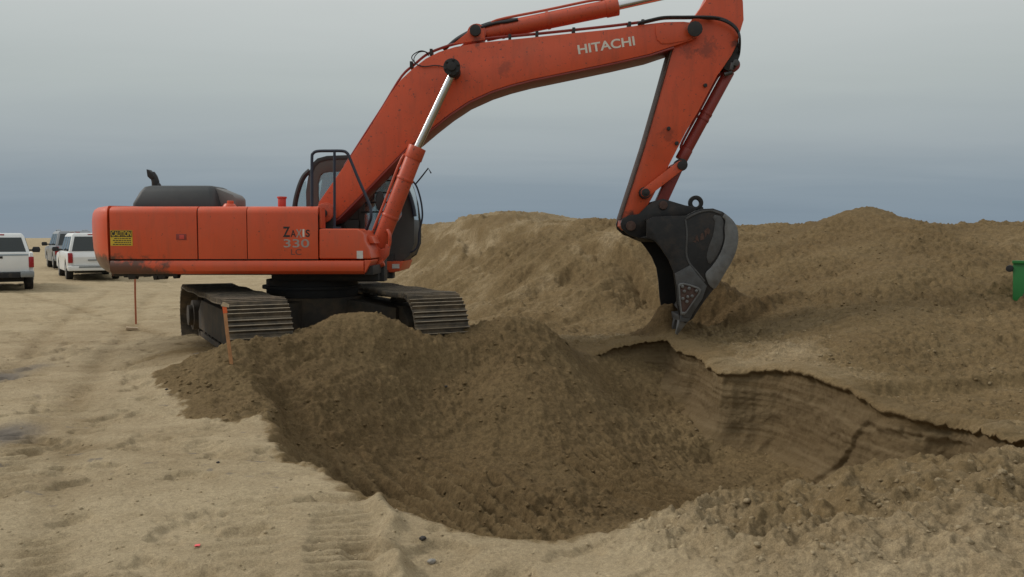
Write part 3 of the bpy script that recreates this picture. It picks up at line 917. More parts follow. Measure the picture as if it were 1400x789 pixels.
def sand_material(name, use_attr=True):
    m = bpy.data.materials.new(name)
    m.use_nodes = True
    n, l = nodes_of(m)
    b = n['Principled BSDF']
    b.inputs['Roughness'].default_value = 0.95
    b.inputs['Specular IOR Level'].default_value = 0.12
    geo = n.new('ShaderNodeNewGeometry')
    pos = geo.outputs['Position']

    def noise(scale, detail=5, rough=0.6, vec=None):
        t = n.new('ShaderNodeTexNoise')
        t.inputs['Scale'].default_value = scale
        t.inputs['Detail'].default_value = detail
        t.inputs['Roughness'].default_value = rough
        l.new(vec if vec else pos, t.inputs['Vector'])
        return t.outputs['Fac']

    def mth(op, a, c, clamp=False):
        q = n.new('ShaderNodeMath')
        q.operation = op
        q.use_clamp = clamp
        for i, vv in enumerate((a, c)):
            if isinstance(vv, (int, float)):
                q.inputs[i].default_value = vv
            else:
                l.new(vv, q.inputs[i])
        return q.outputs[0]

    def attr(nm):
        q = n.new('ShaderNodeAttribute')
        q.attribute_name = nm
        return q.outputs['Fac']

    def mixc(f, a, c):
        q = n.new('ShaderNodeMix')
        q.data_type = 'RGBA'
        if isinstance(f, (int, float)):
            q.inputs['Factor'].default_value = f
        else:
            l.new(f, q.inputs['Factor'])
        for i, vv in ((6, a), (7, c)):
            if isinstance(vv, tuple):
                q.inputs[i].default_value = (*vv, 1)
            else:
                l.new(vv, q.inputs[i])
        return q.outputs[2]

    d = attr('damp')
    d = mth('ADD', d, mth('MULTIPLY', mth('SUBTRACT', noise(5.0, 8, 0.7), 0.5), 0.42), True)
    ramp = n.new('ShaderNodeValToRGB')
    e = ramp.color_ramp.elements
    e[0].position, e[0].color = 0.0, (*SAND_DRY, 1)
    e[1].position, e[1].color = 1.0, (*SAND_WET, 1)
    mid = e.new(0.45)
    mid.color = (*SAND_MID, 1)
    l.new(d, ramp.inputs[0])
    c = ramp.outputs[0]
    # warmer and cooler drifts, and grain speckle
    c2 = mixc(mth('MULTIPLY', noise(0.9, 4), 0.45), c, mixc(0.5, c, (0.30, 0.185, 0.09)))
    g = noise(150, 3, 0.7)
    gr = n.new('ShaderNodeMapRange')
    gr.inputs[1].default_value, gr.inputs[2].default_value = 0.3, 0.7
    gr.inputs[3].default_value, gr.inputs[4].default_value = 0.74, 1.24
    l.new(g, gr.inputs[0])
    sc = n.new('ShaderNodeVectorMath')
    sc.operation = 'SCALE'
    l.new(c2, sc.inputs[0])
    l.new(gr.outputs[0], sc.inputs['Scale'])
    g2 = n.new('ShaderNodeMapRange')
    g2.inputs[1].default_value, g2.inputs[2].default_value = 0.32, 0.68
    g2.inputs[3].default_value, g2.inputs[4].default_value = 0.78, 1.18
    l.new(noise(38, 6, 0.75), g2.inputs[0])
    sc2 = n.new('ShaderNodeVectorMath')
    sc2.operation = 'SCALE'
    l.new(sc.outputs[0], sc2.inputs[0])
    l.new(g2.outputs[0], sc2.inputs['Scale'])
    # dark and pale flecks of colour a few centimetres across where the sand is loose
    g3 = n.new('ShaderNodeMapRange')
    g3.inputs[1].default_value, g3.inputs[2].default_value = 0.36, 0.62
    g3.inputs[3].default_value, g3.inputs[4].default_value = 0.72, 1.15
    l.new(noise(15, 5, 0.8), g3.inputs[0])
    lo = attr('loose')
    gm = mth('ADD', mth('MULTIPLY', mth('SUBTRACT', g3.outputs[0], 1.0), lo), 1.0)
    sc3 = n.new('ShaderNodeVectorMath')
    sc3.operation = 'SCALE'
    l.new(sc2.outputs[0], sc3.inputs[0])
    l.new(gm, sc3.inputs['Scale'])
    c3 = sc3.outputs[0]
    if use_attr:
        # grey gravelly patches on the driven strip
        c3 = mixc(mth('MULTIPLY', attr('grey'), 0.75), c3, (0.135, 0.125, 0.12))
        # bedding lines showing in the cut bank
        mp_ = n.new('ShaderNodeMapping')
        mp_.inputs['Scale'].default_value = (0.55, 0.55, 17)
        l.new(pos, mp_.inputs[0])
        st = noise(1.0, 5, 0.65, mp_.outputs[0])
        sr = n.new('ShaderNodeValToRGB')
        sr.color_ramp.elements[0].position, sr.color_ramp.elements[0].color = 0.36, (0.095, 0.064, 0.034, 1)
        sr.color_ramp.elements[1].position, sr.color_ramp.elements[1].color = 0.64, (0.21, 0.158, 0.095, 1)
        l.new(st, sr.inputs[0])
        c3 = mixc(mth('MULTIPLY', attr('bank'), 0.5, True), c3, sr.outputs[0])
    l.new(c3, b.inputs['Base Color'])
    b1 = n.new('ShaderNodeBump')
    b1.inputs['Strength'].default_value = 0.7
    b1.inputs['Distance'].default_value = 0.03
    l.new(noise(22, 8, 0.72), b1.inputs['Height'])
    b2 = n.new('ShaderNodeBump')
    b2.inputs['Strength'].default_value = 0.6
    b2.inputs['Distance'].default_value = 0.008
    l.new(noise(120, 4, 0.7), b2.inputs['Height'])
    l.new(b1.outputs[0], b2.inputs['Normal'])
    l.new(b2.outputs[0], b.inputs['Normal'])
    MATS[name] = m
    return m


SAND_DRY = (0.455, 0.368, 0.236)
SAND_MID = (0.190, 0.137, 0.069)
SAND_WET = (0.088, 0.059, 0.027)
sand_material('sand')
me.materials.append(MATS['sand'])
ground = bpy.data.objects.new('sand_ground', me)
col.objects.link(ground)
tag(ground, 'tan beach sand ground dug into a damp brown pit', kind='structure')


# ------------------------------------------------------------------ the cut bank: a near-vertical face with an overhanging ragged crest
def cut_bank():
    C = np.array([c[:2] for c in CREST])
    d = np.r_[0, np.cumsum(np.hypot(*np.diff(C, axis=0).T))]
    S = np.arange(0, d[-1], .014)
    cx, cy = np.interp(S, d, C[:, 0]), np.interp(S, d, C[:, 1])
    # ragged crest outline
    ker = np.hanning(31)
    ker /= ker.sum()
    sx_ = np.convolve(np.pad(cx, 15, 'edge'), ker, 'valid')
    sy_ = np.convolve(np.pad(cy, 15, 'edge'), ker, 'valid')
    ker2 = np.hanning(141)
    ker2 /= ker2.sum()
    tx, ty = np.gradient(np.convolve(np.pad(cx, 70, 'edge'), ker2, 'valid')), np.gradient(np.convolve(np.pad(cy, 70, 'edge'), ker2, 'valid'))
    L = np.hypot(tx, ty)
    nx, ny = ty / L, -tx / L                      # towards the pit
    if (nx * -1 + ny * -1).mean() < 0:
        nx, ny = -nx, -ny
    z0 = np.zeros_like(S)
    rag = .05 * fbm(S * 2.3, S * 0, 4, 501, .6)
    notch = S[np.argmin(np.abs(sx_ - 3.62))]
    rows = []
    # apron lying back over the ground, then the lip, then the face
    apron = [-.55, -.40, -.28, -.19, -.12, -.07, -.035, -.012]
    nface = 64
    for a in apron:
        px_, py_ = sx_ + nx * (a + rag * 1.2 + .03), sy_ + ny * (a + rag * 1.2 + .03)
        hz, dz, gz_, bz, lz = terrain(px_, py_, nopit=True)
        lift = .030 * sstep(-.55, -.15, np.array(a)) - .05 * sstep(-.40, -.55, np.array(a))
        drop = .03 * sstep(-.05, 0, np.array(a))
        rows.append((px_, py_, hz + lift - drop, dz, np.zeros_like(S)))
    px0, py0, ztop = rows[-1][0], rows[-1][1], rows[-1][2]
    bx_, by_ = sx_ + nx * .42, sy_ + ny * .42
    zbase = terrain(bx_, by_)[0]
    zbase = np.minimum(np.convolve(np.pad(zbase, 20, 'edge'), np.ones(41) / 41, 'valid'), ztop - .03) - .05
    H = ztop - zbase
    for i in range(1, nface + 1):
        v = i / nface
        z = ztop - H * v
        # profile: small overhang, undercut, vertical, then a crumbled toe
        o = .02 - .065 * sstep(.0, .07, np.array(v)) + .05 * sstep(.07, .55, np.array(v)) + .05 * sstep(.5, .8, np.array(v)) + .30 * max(0.0, (v - .72) / .28) ** 1.7
        o = o + .09 * fbm(S * .75, z * .9, 3, 511) * sstep(0, .25, np.array(v))
        # hard and soft layers standing in and out
        lay = fbm(S * .22 + 3, z * 15 + .35 * S, 4, 521, .55)
        o = o + .015 * lay * sstep(.04, .15, np.array(v)) * (1 - .6 * sstep(.75, 1, np.array(v)))
        o = o + .030 * fbm(S * 6, z * 7, 4, 531, .62) + .05 * sstep(.6, 1, np.array(v)) * fbm(S * 4, z * 4, 3, 535, .5, True)
        # chunks fallen out of the face under the crest
        hole = sstep(.22, .34, fbm(S * 1.5, z * 2.4, 3, 541)) * sstep(.03, .12, np.array(v)) * (1 - sstep(.35, .6, np.array(v)))
        o = o - .035 * hole
        # slanting break: the right-hand part of the face stands further back
        sn = notch + .30 - .75 * v + .05 * fbm(z * 5, z * 0 + 1, 3, 551)
        o = o - .05 * sstep(0, .035, S - sn) * sstep(.16, .26, np.array(v)) * (1 - sstep(1.0, 1.8, S - notch))
        px_, py_ = px0 + nx * o, py0 + ny * o
        dmp = np.clip(.60 + .30 * fbm(S * .8, z * 1.5, 3, 561) + .13 * lay + .12 * sstep(.10, 0, np.array(v)), 0, 1)
        rows.append((px_, py_, z, dmp, np.full_like(S, min(1.0, v * 8) * (1 - .6 * sstep(.8, 1, np.array(v))))))
    m_, n_ = len(rows), len(S)
    V = np.stack([np.concatenate([r_[k] for r_ in rows]) for k in range(3)], 1).astype(np.float32)
    ii, jj = np.meshgrid(np.arange(m_ - 1), np.arange(n_ - 1), indexing='ij')
    Q = np.stack([ii * n_ + jj, (ii + 1) * n_ + jj, (ii + 1) * n_ + jj + 1, ii * n_ + jj + 1], -1).reshape(-1, 4)
    me = bpy.data.meshes.new('cut_bank')
    me.vertices.add(len(V))
    me.vertices.foreach_set('co', V.ravel())
    me.loops.add(Q.size)
    me.loops.foreach_set('vertex_index', Q.ravel().astype(np.int32))
    me.polygons.add(len(Q))
    me.polygons.foreach_set('loop_start', (np.arange(len(Q)) * 4).astype(np.int32))
    me.polygons.foreach_set('use_smooth', np.ones(len(Q), bool))
    me.update(calc_edges=True)
    for nm, k in (('damp', 3), ('bank', 4)):
        a = me.attributes.new(nm, 'FLOAT', 'POINT')
        a.data.foreach_set('value', np.concatenate([r_[k] for r_ in rows]).astype(np.float32))
    me.materials.append(MATS['sand'])
    o = bpy.data.objects.new('cut_bank', me)
    col.objects.link(o)
    tag(o, 'near vertical cut bank of layered damp sand along the pit', kind='structure')


cut_bank()

# clods and crumbs lying on the loose sand
def ico():
    bm = bmesh.new()
    bmesh.ops.create_icosphere(bm, subdivisions=1, radius=1)
    v = np.array([p.co[:] for p in bm.verts])
    f = np.array([[p.index for p in q.verts] for q in bm.faces])
    bm.free()
    return v, f


def clods(count, seed, region, size, name, label, keep):
    rng = np.random.default_rng(seed)
    n = count
    Yv = region[2] * (region[3] / region[2]) ** rng.random(n)
    Xv = region[0] + (region[1] - region[0]) * rng.random(n)
    Xv = Xv * Yv / region[3] if region[4] else Xv
    hz, dz, gz, bz, lz = terrain(Xv, Yv)
    cl = fbm(Xv * 1.3, Yv * 1.3, 3, 301)
    ok = keep(Xv, Yv, lz, bz) & (rng.random(n) < 0.35 + 1.2 * np.clip(cl + .1, 0, 1))
    Xv, Yv, hz, dz = Xv[ok], Yv[ok], hz[ok], dz[ok]
    n = len(Xv)
    tv, tf = ico()
    base = []
    for k in range(8):
        d = 1 + 0.40 * (np.random.default_rng(k).random(len(tv)) - .5) * 2
        base.append(tv * d[:, None])
    sz = size[0] * (size[1] / size[0]) ** (rng.random(n) ** 4.0)
    V = np.zeros((n, len(tv), 3))
    a = rng.random(n) * 6.28
    sx, sy, szv = 0.8 + .6 * rng.random(n), 0.7 + .5 * rng.random(n), 0.55 + .45 * rng.random(n)
    for k in range(8):
        s = np.arange(n) % 8 == k
        p = base[k][None] * np.stack([sx, sy, szv], 1)[s][:, None, :] * sz[s][:, None, None]
        ca, sa = np.cos(a[s])[:, None], np.sin(a[s])[:, None]
        V[s, :, 0] = p[:, :, 0] * ca - p[:, :, 1] * sa
        V[s, :, 1] = p[:, :, 0] * sa + p[:, :, 1] * ca
        V[s, :, 2] = p[:, :, 2]
    V += np.stack([Xv, Yv, hz + sz * .12], 1)[:, None, :]
    Fc = (tf[None] + (np.arange(n) * len(tv))[:, None, None]).reshape(-1, 3)
    m = bpy.data.meshes.new(name)
    m.vertices.add(n * len(tv))
    m.vertices.foreach_set('co', V.astype(np.float32).ravel())
    m.loops.add(Fc.size)
    m.loops.foreach_set('vertex_index', Fc.ravel().astype(np.int32))
    m.polygons.add(len(Fc))
    m.polygons.foreach_set('loop_start', (np.arange(len(Fc)) * 3).astype(np.int32))
    m.polygons.foreach_set('use_smooth', np.ones(len(Fc), bool))
    m.update(calc_edges=True)
    at_ = m.attributes.new('damp', 'FLOAT', 'POINT')
    at_.data.foreach_set('value', np.repeat(np.clip(dz - .16 + .16 * (rng.random(n) - .5), 0, 1), len(tv)).astype(np.float32))
    m.materials.append(MATS['sand'])
    o = bpy.data.objects.new(name, m)
    col.objects.link(o)
    tag(o, label, 'clods', kind='stuff')
    return o


clods(42000, 3, (-9, 14, 3.4, 20, True), (.004, .028), 'sand_clods', 'small damp clods strewn over the loose sand slopes', lambda x, y, l, b: (l > .45) & (b < .5) & ((y > 6) | (x < .3) | (np.sin(x * 91.7 + y * 57.3) > .5)))
clods(9000, 5, (-14, 3, 3.2, 16, True), (.003, .014), 'sand_crumbs', 'tiny crumbs scattered on the flat driven sand', lambda x, y, l, b: l < .3)
# ------------------------------------------------------------------ excavator
PHI = R(28)
TD = Vector((math.sin(PHI), -math.cos(PHI), 0))      # the way the tracks point (towards the pit)
GD = Vector((math.cos(PHI), math.sin(PHI), 0))       # across the tracks
CEN = Vector((-3.12, 13.15, 0))
EX = empty('excavator', CEN)
tag(EX, 'large orange-red crawler excavator standing over the pit with its bucket down', 'excavator')

# ---- undercarriage
ZB = -0.10
WR = 0.415
HALF = 1.93


def make_shoe():
    m = MB()
    m.box(-.106, .106, -.40, .40, 0, .016)
    for gx in (-.082, -.013, .056):
        m.prism([(gx - .004, .016), (gx + .022, .016), (gx + .014, .070), (gx + .004, .070)], -.40, .40)
    # link pads on the inside
    m.box(-.085, .085, -.13, -.06, -.075, -.001)
    m.box(-.085, .085, .06, .13, -.075, -.001)
    return m


shoe_mesh = None
NS = 51
PER = 2 * 2 * HALF + 2 * math.pi * (WR + .035)
PIT_L = PER / NS


def path_at(s):
    """centre line of the shoes in the track's own plane (u forward, w up) and its tangent angle"""
    r = WR + .035
    s = s % PER
    zc = ZB + WR + .035 + .05
    if s < 2 * HALF:
        sag = -.018 * math.sin(math.pi * s / (2 * HALF) * 3) ** 2
        return -HALF + s, zc + r + sag, 0.0
    s -= 2 * HALF
    if s < math.pi * r:
        a = s / r
        return HALF + r * math.sin(a), zc + r * math.cos(a), -a
    s -= math.pi * r
    if s < 2 * HALF:
        return HALF - s, zc - r, math.pi
    s -= 2 * HALF
    a = s / r
    return -HALF - r * math.sin(a), zc - r * math.cos(a), math.pi - a


ZC = ZB + WR + .035 + .05
tracks = []
for side_ in (-1, 1):
    tloc = CEN + GD * (side_ * 1.225) - GD * .06
    tr = bpy.data.objects.new('track', None)
    col.objects.link(tr)
    tr.parent = EX
    tr.location = tloc - CEN
    tr.rotation_euler = (0, 0, math.atan2(TD.y, TD.x))
    tr['label'] = 'dusty steel crawler track with triple ribbed shoes'
    # local axes now: x = forward, y = left of forward, z = up
    # frame beam: hollow-backed box with sloped ends
    f = MB()
    f.prism([(-1.62, ZC - .20), (1.55, ZC - .20), (1.62, ZC + .08), (1.35, ZC + .29), (-1.30, ZC + .29), (-1.62, ZC + .10)], -.20, .20)
    f.build('track_frame', 'undercarriage', tr, bevel=.02, local=True)
    for yy in (-.215, .215):
        g = MB()
        g.prism([(-1.2, ZC - .29), (1.2, ZC - .29), (1.25, ZC - .21), (-1.25, ZC - .21)], yy - .012, yy + .012)
        g.build('roller_guard', 'undercarriage', tr, bevel=.004, local=True)
    # front idler
    m = MB()
    m.cyl((HALF, -.09, ZC), (HALF, .09, ZC), .385, n=36)
    m.cyl((HALF, -.19, ZC), (HALF, .19, ZC), .12, n=20)
    m.cyl((HALF, -.105, ZC), (HALF, .105, ZC), .29, n=30)
    m.build('idler', 'undercarriage', tr, bevel=.01, local=True)
    # drive sprocket with teeth and final-drive drum
    m = MB()
    zp = []
    for k in range(21):
        for da, rr in ((0, .345), (.10, .405), (.19, .405), (.28, .345)):
            a = 2 * math.pi * k / 21 + da
            zp.append((-HALF + rr * math.cos(a), ZC + rr * math.sin(a)))
    m.prism(zp, -.035, .035)
    m.cyl((-HALF, -.26, ZC), (-HALF, .22, ZC), .25, n=28)
    m.cyl((-HALF, -.33, ZC), (-HALF, -.26, ZC), .17, n=28)
    m.build('sprocket', 'undercarriage', tr, bevel=.006, local=True)
    for k in range(8):
        m = MB()
        x = -1.26 + k * .36
        m.cyl((x, -.17, ZC - .26), (x, .17, ZC - .26), .10, n=16)
        m.build('track_roller', 'undercarriage', tr, bevel=.008, local=True)
    for x in (-.7, .7):
        m = MB()
        m.cyl((x, -.13, ZC + .335), (x, .13, ZC + .335), .04, n=16)
        m.box(x - .05, x + .05, -.05, .05, ZC + .28, ZC + .32)
        m.build('carrier_roller', 'undercarriage', tr, bevel=.006, local=True)
    for k in range(NS):
        uu, ww, aa = path_at(k * PIT_L + .03)
        if shoe_mesh is None:
            so = make_shoe().build('track_shoe', 'shoe_steel', tr, local=True, smooth=0)
            shoe_mesh = so.data
            shoe_mesh.materials.append(MATS['grouser'])
            for pg in shoe_mesh.polygons:
                if pg.center.z > .050:
                    pg.material_index = 1
        else:
            so = bpy.data.objects.new('track_shoe', shoe_mesh)
            col.objects.link(so)
            so.parent = tr
        so.location = (uu, 0, ww)
        so.rotation_euler = (0, -aa, 0)
    tracks.append(tr)

cb = MB(CEN)
c0 = CEN
cb.tube([c0 + Vector((0, 0, .34)), c0 + Vector((0, 0, .80))], .78, 32)
for sx in (-1, 1):
    for sy in (-1, 1):
        a = c0 + GD * (sx * .35) + TD * (sy * .35)
        b = c0 + GD * (sx * 1.10 - .05) + TD * (sy * 1.15)
        lo = []
        d = (b - a).normalized()
        nrm = Vector((-d.y, d.x, 0))
        for p, z0, z1, w in ((a, .36, .80, .26), (b, .22, .66, .20)):
            lo.append([(p.x + nrm.x * w, p.y + nrm.y * w, z0), (p.x - nrm.x * w, p.y - nrm.y * w, z0), (p.x - nrm.x * w, p.y - nrm.y * w, z1), (p.x + nrm.x * w, p.y + nrm.y * w, z1)])
        cb.loft(lo)
cb.build('car_body', 'undercarriage', EX, bevel=.015)
m = MB()
m.cyl(c0 + Vector((0, 0, .80)), c0 + Vector((0, 0, 1.06)), .70, n=48)
m.cyl(c0 + Vector((0, 0, .92)), c0 + Vector((0, 0, .97)), .76, n=48)
m.build('slew_ring', 'dark_steel', EX, bevel=.006)

# ---- upper structure; the machine's right-hand side is the plane y = YS
YS, YE = 11.60, 14.70
YM = (YS + YE) / 2


def X(px, Y=YS): return at(px, 325, Y).x
def Z(py, Y=YS): return at(700, py, Y).z


zt, zp_, zs, zb = Z(282), Z(354.3), Z(355.6), Z(375.5)
m = MB()
m.box(X(152), X(508), YS + .10, 12.52, zb - .01, zb + .12)
m.box(X(152), X(430), 12.5, YE - .1, zb - .02, zb + .10)
m.box(X(436), X(540, 13.5), 13.50, YE - .1, zb + .02, zb + .13)
m.box(X(350), X(506), 12.3, 13.9, zb - .12, zb + .0)
m.box(X(362), X(512), 12.45, 12.75, zb - .14, zb + .24)
m.box(X(362), X(512), 13.35, 13.6, zb - .14, zb + .24)
m.build('revolving_frame', 'dark_steel', EX, bevel=.01)
# dark box behind the doors
m = MB()
m.box(X(156), X(433.5), YS + .035, 11.95, zb + .12, zt - .035)
m.box(X(156), X(424), 11.95, 12.45, zb + .12, zt - .036)
m.box(X(156), X(390), 12.45, YE - .04, zb + .12, zt - .037)
m.build('engine_bay', 'dark_steel', EX)
# top deck of the engine bay
m = MB()
m.box(X(152), X(434), YS + .14, 11.96, zt - .034, zt - .004)
m.box(X(152), X(424.5), 11.96, 12.46, zt - .034, zt - .005)
m.box(X(152), X(391), 12.46, YE - .10, zt - .034, zt - .006)
m.build('engine_deck', 'orange_panel', EX, bevel=.01)


def side_panel(x0, x1, z0, z1, name, bulge=0.0, mat='orange_panel', parent=EX):
    yz = [(YS, z0)]
    yz += [(YS - bulge, z0 + (z1 - z0) * .3), (YS - bulge, z0 + (z1 - z0) * .6)] if bulge else []
    rr = .10
    for k in range(7):
        a = k / 6 * math.pi / 2
        yz.append((YS + rr - rr * math.cos(a), z1 - rr + rr * math.sin(a)))
    yz += [(YS + .13, z1), (YS + .13, z1 - .028), (YS + .032, z1 - .13), (YS + .032, z0)]
    m = MB()
    m.prism_yz(yz, x0, x1)
    return m.build(name, mat, parent, bevel=.006)


m = MB()
m.box(X(146.0), X(151.5), YS + .09, YS + .14, zb + .02, zt - .03)
m.build('seam_strip', 'cab_dark', EX)
door = side_panel(X(150.2), X(269.2), zp_, zt, 'engine_door')
door2 = side_panel(X(270.8), X(337.2), zp_, zt, 'engine_door')
tank = side_panel(X(338.2), X(434.6), zp_, zt, 'fuel_tank_panel')
m = MB()   # recessed door latch
m.box(X(241), X(255), YS - .006, YS - .001, Z(328), Z(320))
lt = m.build('latch', 'maroon_cylinder', door, bevel=.002)
m = MB()
m.box(X(245.5), X(252), YS - .010, YS - .006, Z(327), Z(321.2))
m.build('latch_handle', 'faded_red', door, bevel=.002)
# rounded lower sill running the length of the machine
m = MB()
zmid = (zs + zb) / 2
yz = [(YS + .06, zs), (YS - .01, zs - .012), (YS - .028, zs - .05), (YS - .03, zmid), (YS - .02, zb + .05), (YS + .02, zb + .008), (YS + .10, zb), (YS + .10, zs)]
m.prism_yz(yz, X(150.2), X(497))
m.build('side_sill', 'orange_panel', EX, bevel=.006)
m = MB()
m.prism([(X(497.6), zs), (X(507), zs), (X(507), zs - .02), (X(499), zb + .03), (X(497.6), zb + .02)], YS + .0, YS + .6)
m.build('sill_end', 'orange_panel', EX, bevel=.008)
# ragged mud caked under the rear of the sill
m = MB()
rng = random.Random(4)
xx = X(150)
while xx < X(236):
    wdt = rng.uniform(.06, .16)
    dz = rng.uniform(.02, .085)
    m.loft([[(xx, YS + .04, zb + .02), (xx + wdt, YS + .04, zb + .02), (xx + wdt, YS + .2, zb + .02), (xx, YS + .2, zb + .02)],
            [(xx + wdt * .2, YS + .06, zb - dz), (xx + wdt * .8, YS + .06, zb - dz * .8), (xx + wdt * .8, YS + .16, zb - dz), (xx + wdt * .2, YS + .16, zb - dz)]])
    xx += wdt * .75
mo = m.build('caked_mud', 'dark_steel', EX, bevel=.01)
# raised inner wall of the tank beside the boom
m = MB()
m.prism([(X(434.8), Z(283)), (X(437), Z(283)), (X(437.5), Z(312)), (X(434.8), Z(312))], YS + .09, 11.96)
m.build('tank_end_plate', 'orange_paint', EX, bevel=.004)
# low tool box in front of the tank
bx = [(436, 312.6), (488, 312.6), (494, 315), (497.5, 321), (499, 330), (505, 341), (508, 354.3), (436, 354.3)]
m = MB()
m.prism(pl(bx, YS), YS + .002, 12.48)
tool = m.build('tool_box', 'orange_panel', EX, bevel=.03, seg=3)
m = MB()
m.box(X(487.5), X(496), YS - .004, YS + .0, Z(353.6), Z(343))
m.build('sticker', 'white_label', tool)
m = MB()   # steps in front of the box
for (x0, x1, y0, y1) in ((497, 507, 322, 333),):
    m.prism(pl([(x0, y0), (x1 - 3, y0 + 1), (x1 + 1, y1), (x0 + 3, y1)], YS), YS + .25, 12.35)
m.build('step', 'orange_paint', tool, bevel=.008)

# ---- counterweight
def cw_loop(z, inset):
    pts = []
    hw = (YE - YS) / 2
    xs = X(146.8)
    for k in range(37):
        t = -1 + 2 * k / 36
        t = math.copysign(1 - (1 - abs(t)) ** 1.5, t)
        dpt = .83 * max(0.0, 1 - abs(t) ** 1.4) ** (1 / 1.4)
        pts.append((xs - max(0.0, dpt - inset), YM + t * (hw - inset * .6), z))
    pts += [(xs + .01, YE - .10, z), (xs + .28, YE - .22, z), (xs + .28, YS + .22, z), (xs + .01, YS + .10, z)]
    return pts


m = MB()
lv = [(378, .26), (374, .17), (367, .09), (355, .035), (340, .01), (320, 0), (300, .0), (290, .012), (285, .035), (282, .075), (281, .12)]
m.loft([cw_loop(Z(py), ins) for py, ins in lv])
cw = m.build('counterweight', 'orange_panel', EX, smooth=50)

# ---- engine hood, exhaust, filler caps
Yh0, Yh1 = 11.98, 12.95
m = MB()
def hood_loop(x0, x1, y0, y1, z, r=.07):
    out = []
    for (cx, cy, a0) in ((x1 - r, y1 - r, 0), (x0 + r, y1 - r, 90), (x0 + r, y0 + r, 180), (x1 - r, y0 + r, 270)):
        for k in range(5):
            a = R(a0 + k * 22.5)
            out.append((cx + r * math.cos(a), cy + r * math.sin(a), z))
    return out
hx = lambda p: X(p, Yh0)
hz = lambda p: Z(p, Yh0)
m.loft([hood_loop(hx(180.5), hx(295), Yh0, Yh1, zt - .004), hood_loop(hx(181), hx(294.5), Yh0, Yh1, hz(278)), hood_loop(hx(188), hx(290), Yh0 + .06, Yh1 - .1, hz(262)),
        hood_loop(hx(192.5), hx(287), Yh0 + .12, Yh1 - .15, hz(254.6)), hood_loop(hx(197), hx(283), Yh0 + .2, Yh1 - .2, hz(252.6))])
hood = m.build('engine_hood', 'hood_grey', EX, smooth=40)
m = MB()
Yq = Yh0 + .25
m.prism(pl([(284, 255.5), (296, 257), (318, 266), (322.5, 271), (323, 282), (284, 282)], Yq), Yq, Yh1 - .25)
m.build('hood_intake', 'hood_light', hood, bevel=.03)
m = MB()
ye = 12.6
m.tube([at(213, 256, ye), at(212.5, 248, ye), at(210.5, 242, ye), at(207.5, 236.5, ye)], [.055, .055, .052, .045], 14)
m.tube([at(216, 254, ye), at(215.5, 250.5, ye)], [.05, .03], 14)
m.prism(pl([(202.3, 231.8), (203.6, 241.5), (207.5, 245.5), (213.8, 243.5), (211, 238.5), (205, 232.5)], ye), ye - .06, ye + .06)
m.build('exhaust_pipe', 'dark_steel', hood, bevel=.008)
m = MB()
m.cyl(at(385.5, 283, 12.0), at(385.5, 270, 12.0), .056, n=20)
m.cyl(at(385.5, 271.5, 12.0), at(385.5, 268.8, 12.0), .068, n=20)
m.build('filler_cap', 'faded_red', EX, bevel=.008)
m = MB()
m.cyl(at(314, 283, 11.9), at(314, 278.5, 11.9), .10, .07, 16)
m.cyl(at(315, 279, 11.9), at(315, 274.5, 11.9), .045, n=14)
m.build('filler_cap', 'orange_paint', EX, bevel=.008)

# ---- writing on the side
sg = MB()
sg.box(X(151), X(181.2), YS - .004, YS - .0008, Z(336), Z(314.8))
sign = sg.build('caution_sign', 'sign_yellow', EX)
sign['label'] = 'yellow and black caution sticker'
m = MB()
m.box(X(151.6), X(180.6), YS - .0065, YS - .004, Z(324), Z(315.4))
m.build('band', 'letter_black', sign)
lettering('CAUTION', 'lettering', 'sign_yellow', sign, (152.4, 323.2), (179.8, 323.2), 7.0, YS - .0065, bold=.012)
m = MB()
rng = random.Random(2)
for py in (326.2, 328.8, 331.4, 334.2):
    xx = 153.5 + rng.uniform(0, 3)
    while xx < 178:
        w = rng.uniform(1.6, 4.5)
        m.box(X(xx), X(min(xx + w, 179.3)), YS - .0058, YS - .004, Z(py + .55), Z(py - .55))
        xx += w + .8
m.build('small_print', 'letter_black', sign)
lettering('Z', 'lettering', 'letter_black', tank, (387, 324), (396.5, 324), 14, YS - .001, bold=.02)
lettering('A', 'lettering', 'letter_black', tank, (397.5, 324), (404.5, 324), 9.5, YS - .001, bold=.01)
lettering('X', 'lettering', 'letter_grey', tank, (404.8, 325), (413, 325), 11.5, YS - .0005, bold=.02)
lettering('I', 'lettering', 'letter_white', tank, (413.8, 324), (416.4, 324), 10.5, YS - .001, bold=.03)
lettering('S', 'lettering', 'letter_black', tank, (418, 324), (423.6, 324), 10, YS - .001, bold=.02)
lettering('330', 'lettering', 'letter_grey', tank, (388, 338.5), (423, 338.5), 11.5, YS - .001, bold=.012)
lettering('LC', 'lettering', 'letter_brown', tank, (398, 348.5), (412, 348.5), 8, YS - .001, bold=.0)

# ---- handrail on the tool box
YR = 11.78
m = MB()
m.tube(curve_pts([at(426.5, 284, YR), at(426.5, 250, YR), at(426.5, 216, YR), at(428, 210, YR), at(434, 206.8, YR), at(452, 206.3, YR), at(468, 206.5, YR), at(474, 209, YR), at(478, 216, YR),
                  at(490, 245, YR), at(502, 272, YR), at(506.5, 285, YR), at(507, 298, YR), at(501, 314, YR + .1)], 5), .021, 8)
m.tube([at(457.3, 206.6, YR), at(457.3, 313, YR)], .019, 8)
m.box(at(452, 0, YR).x, at(462, 0, YR).x, YR - .04, YR + .04, Z(313.2, YR), Z(310, YR))
m.build('handrail', 'rail_blue', EX)

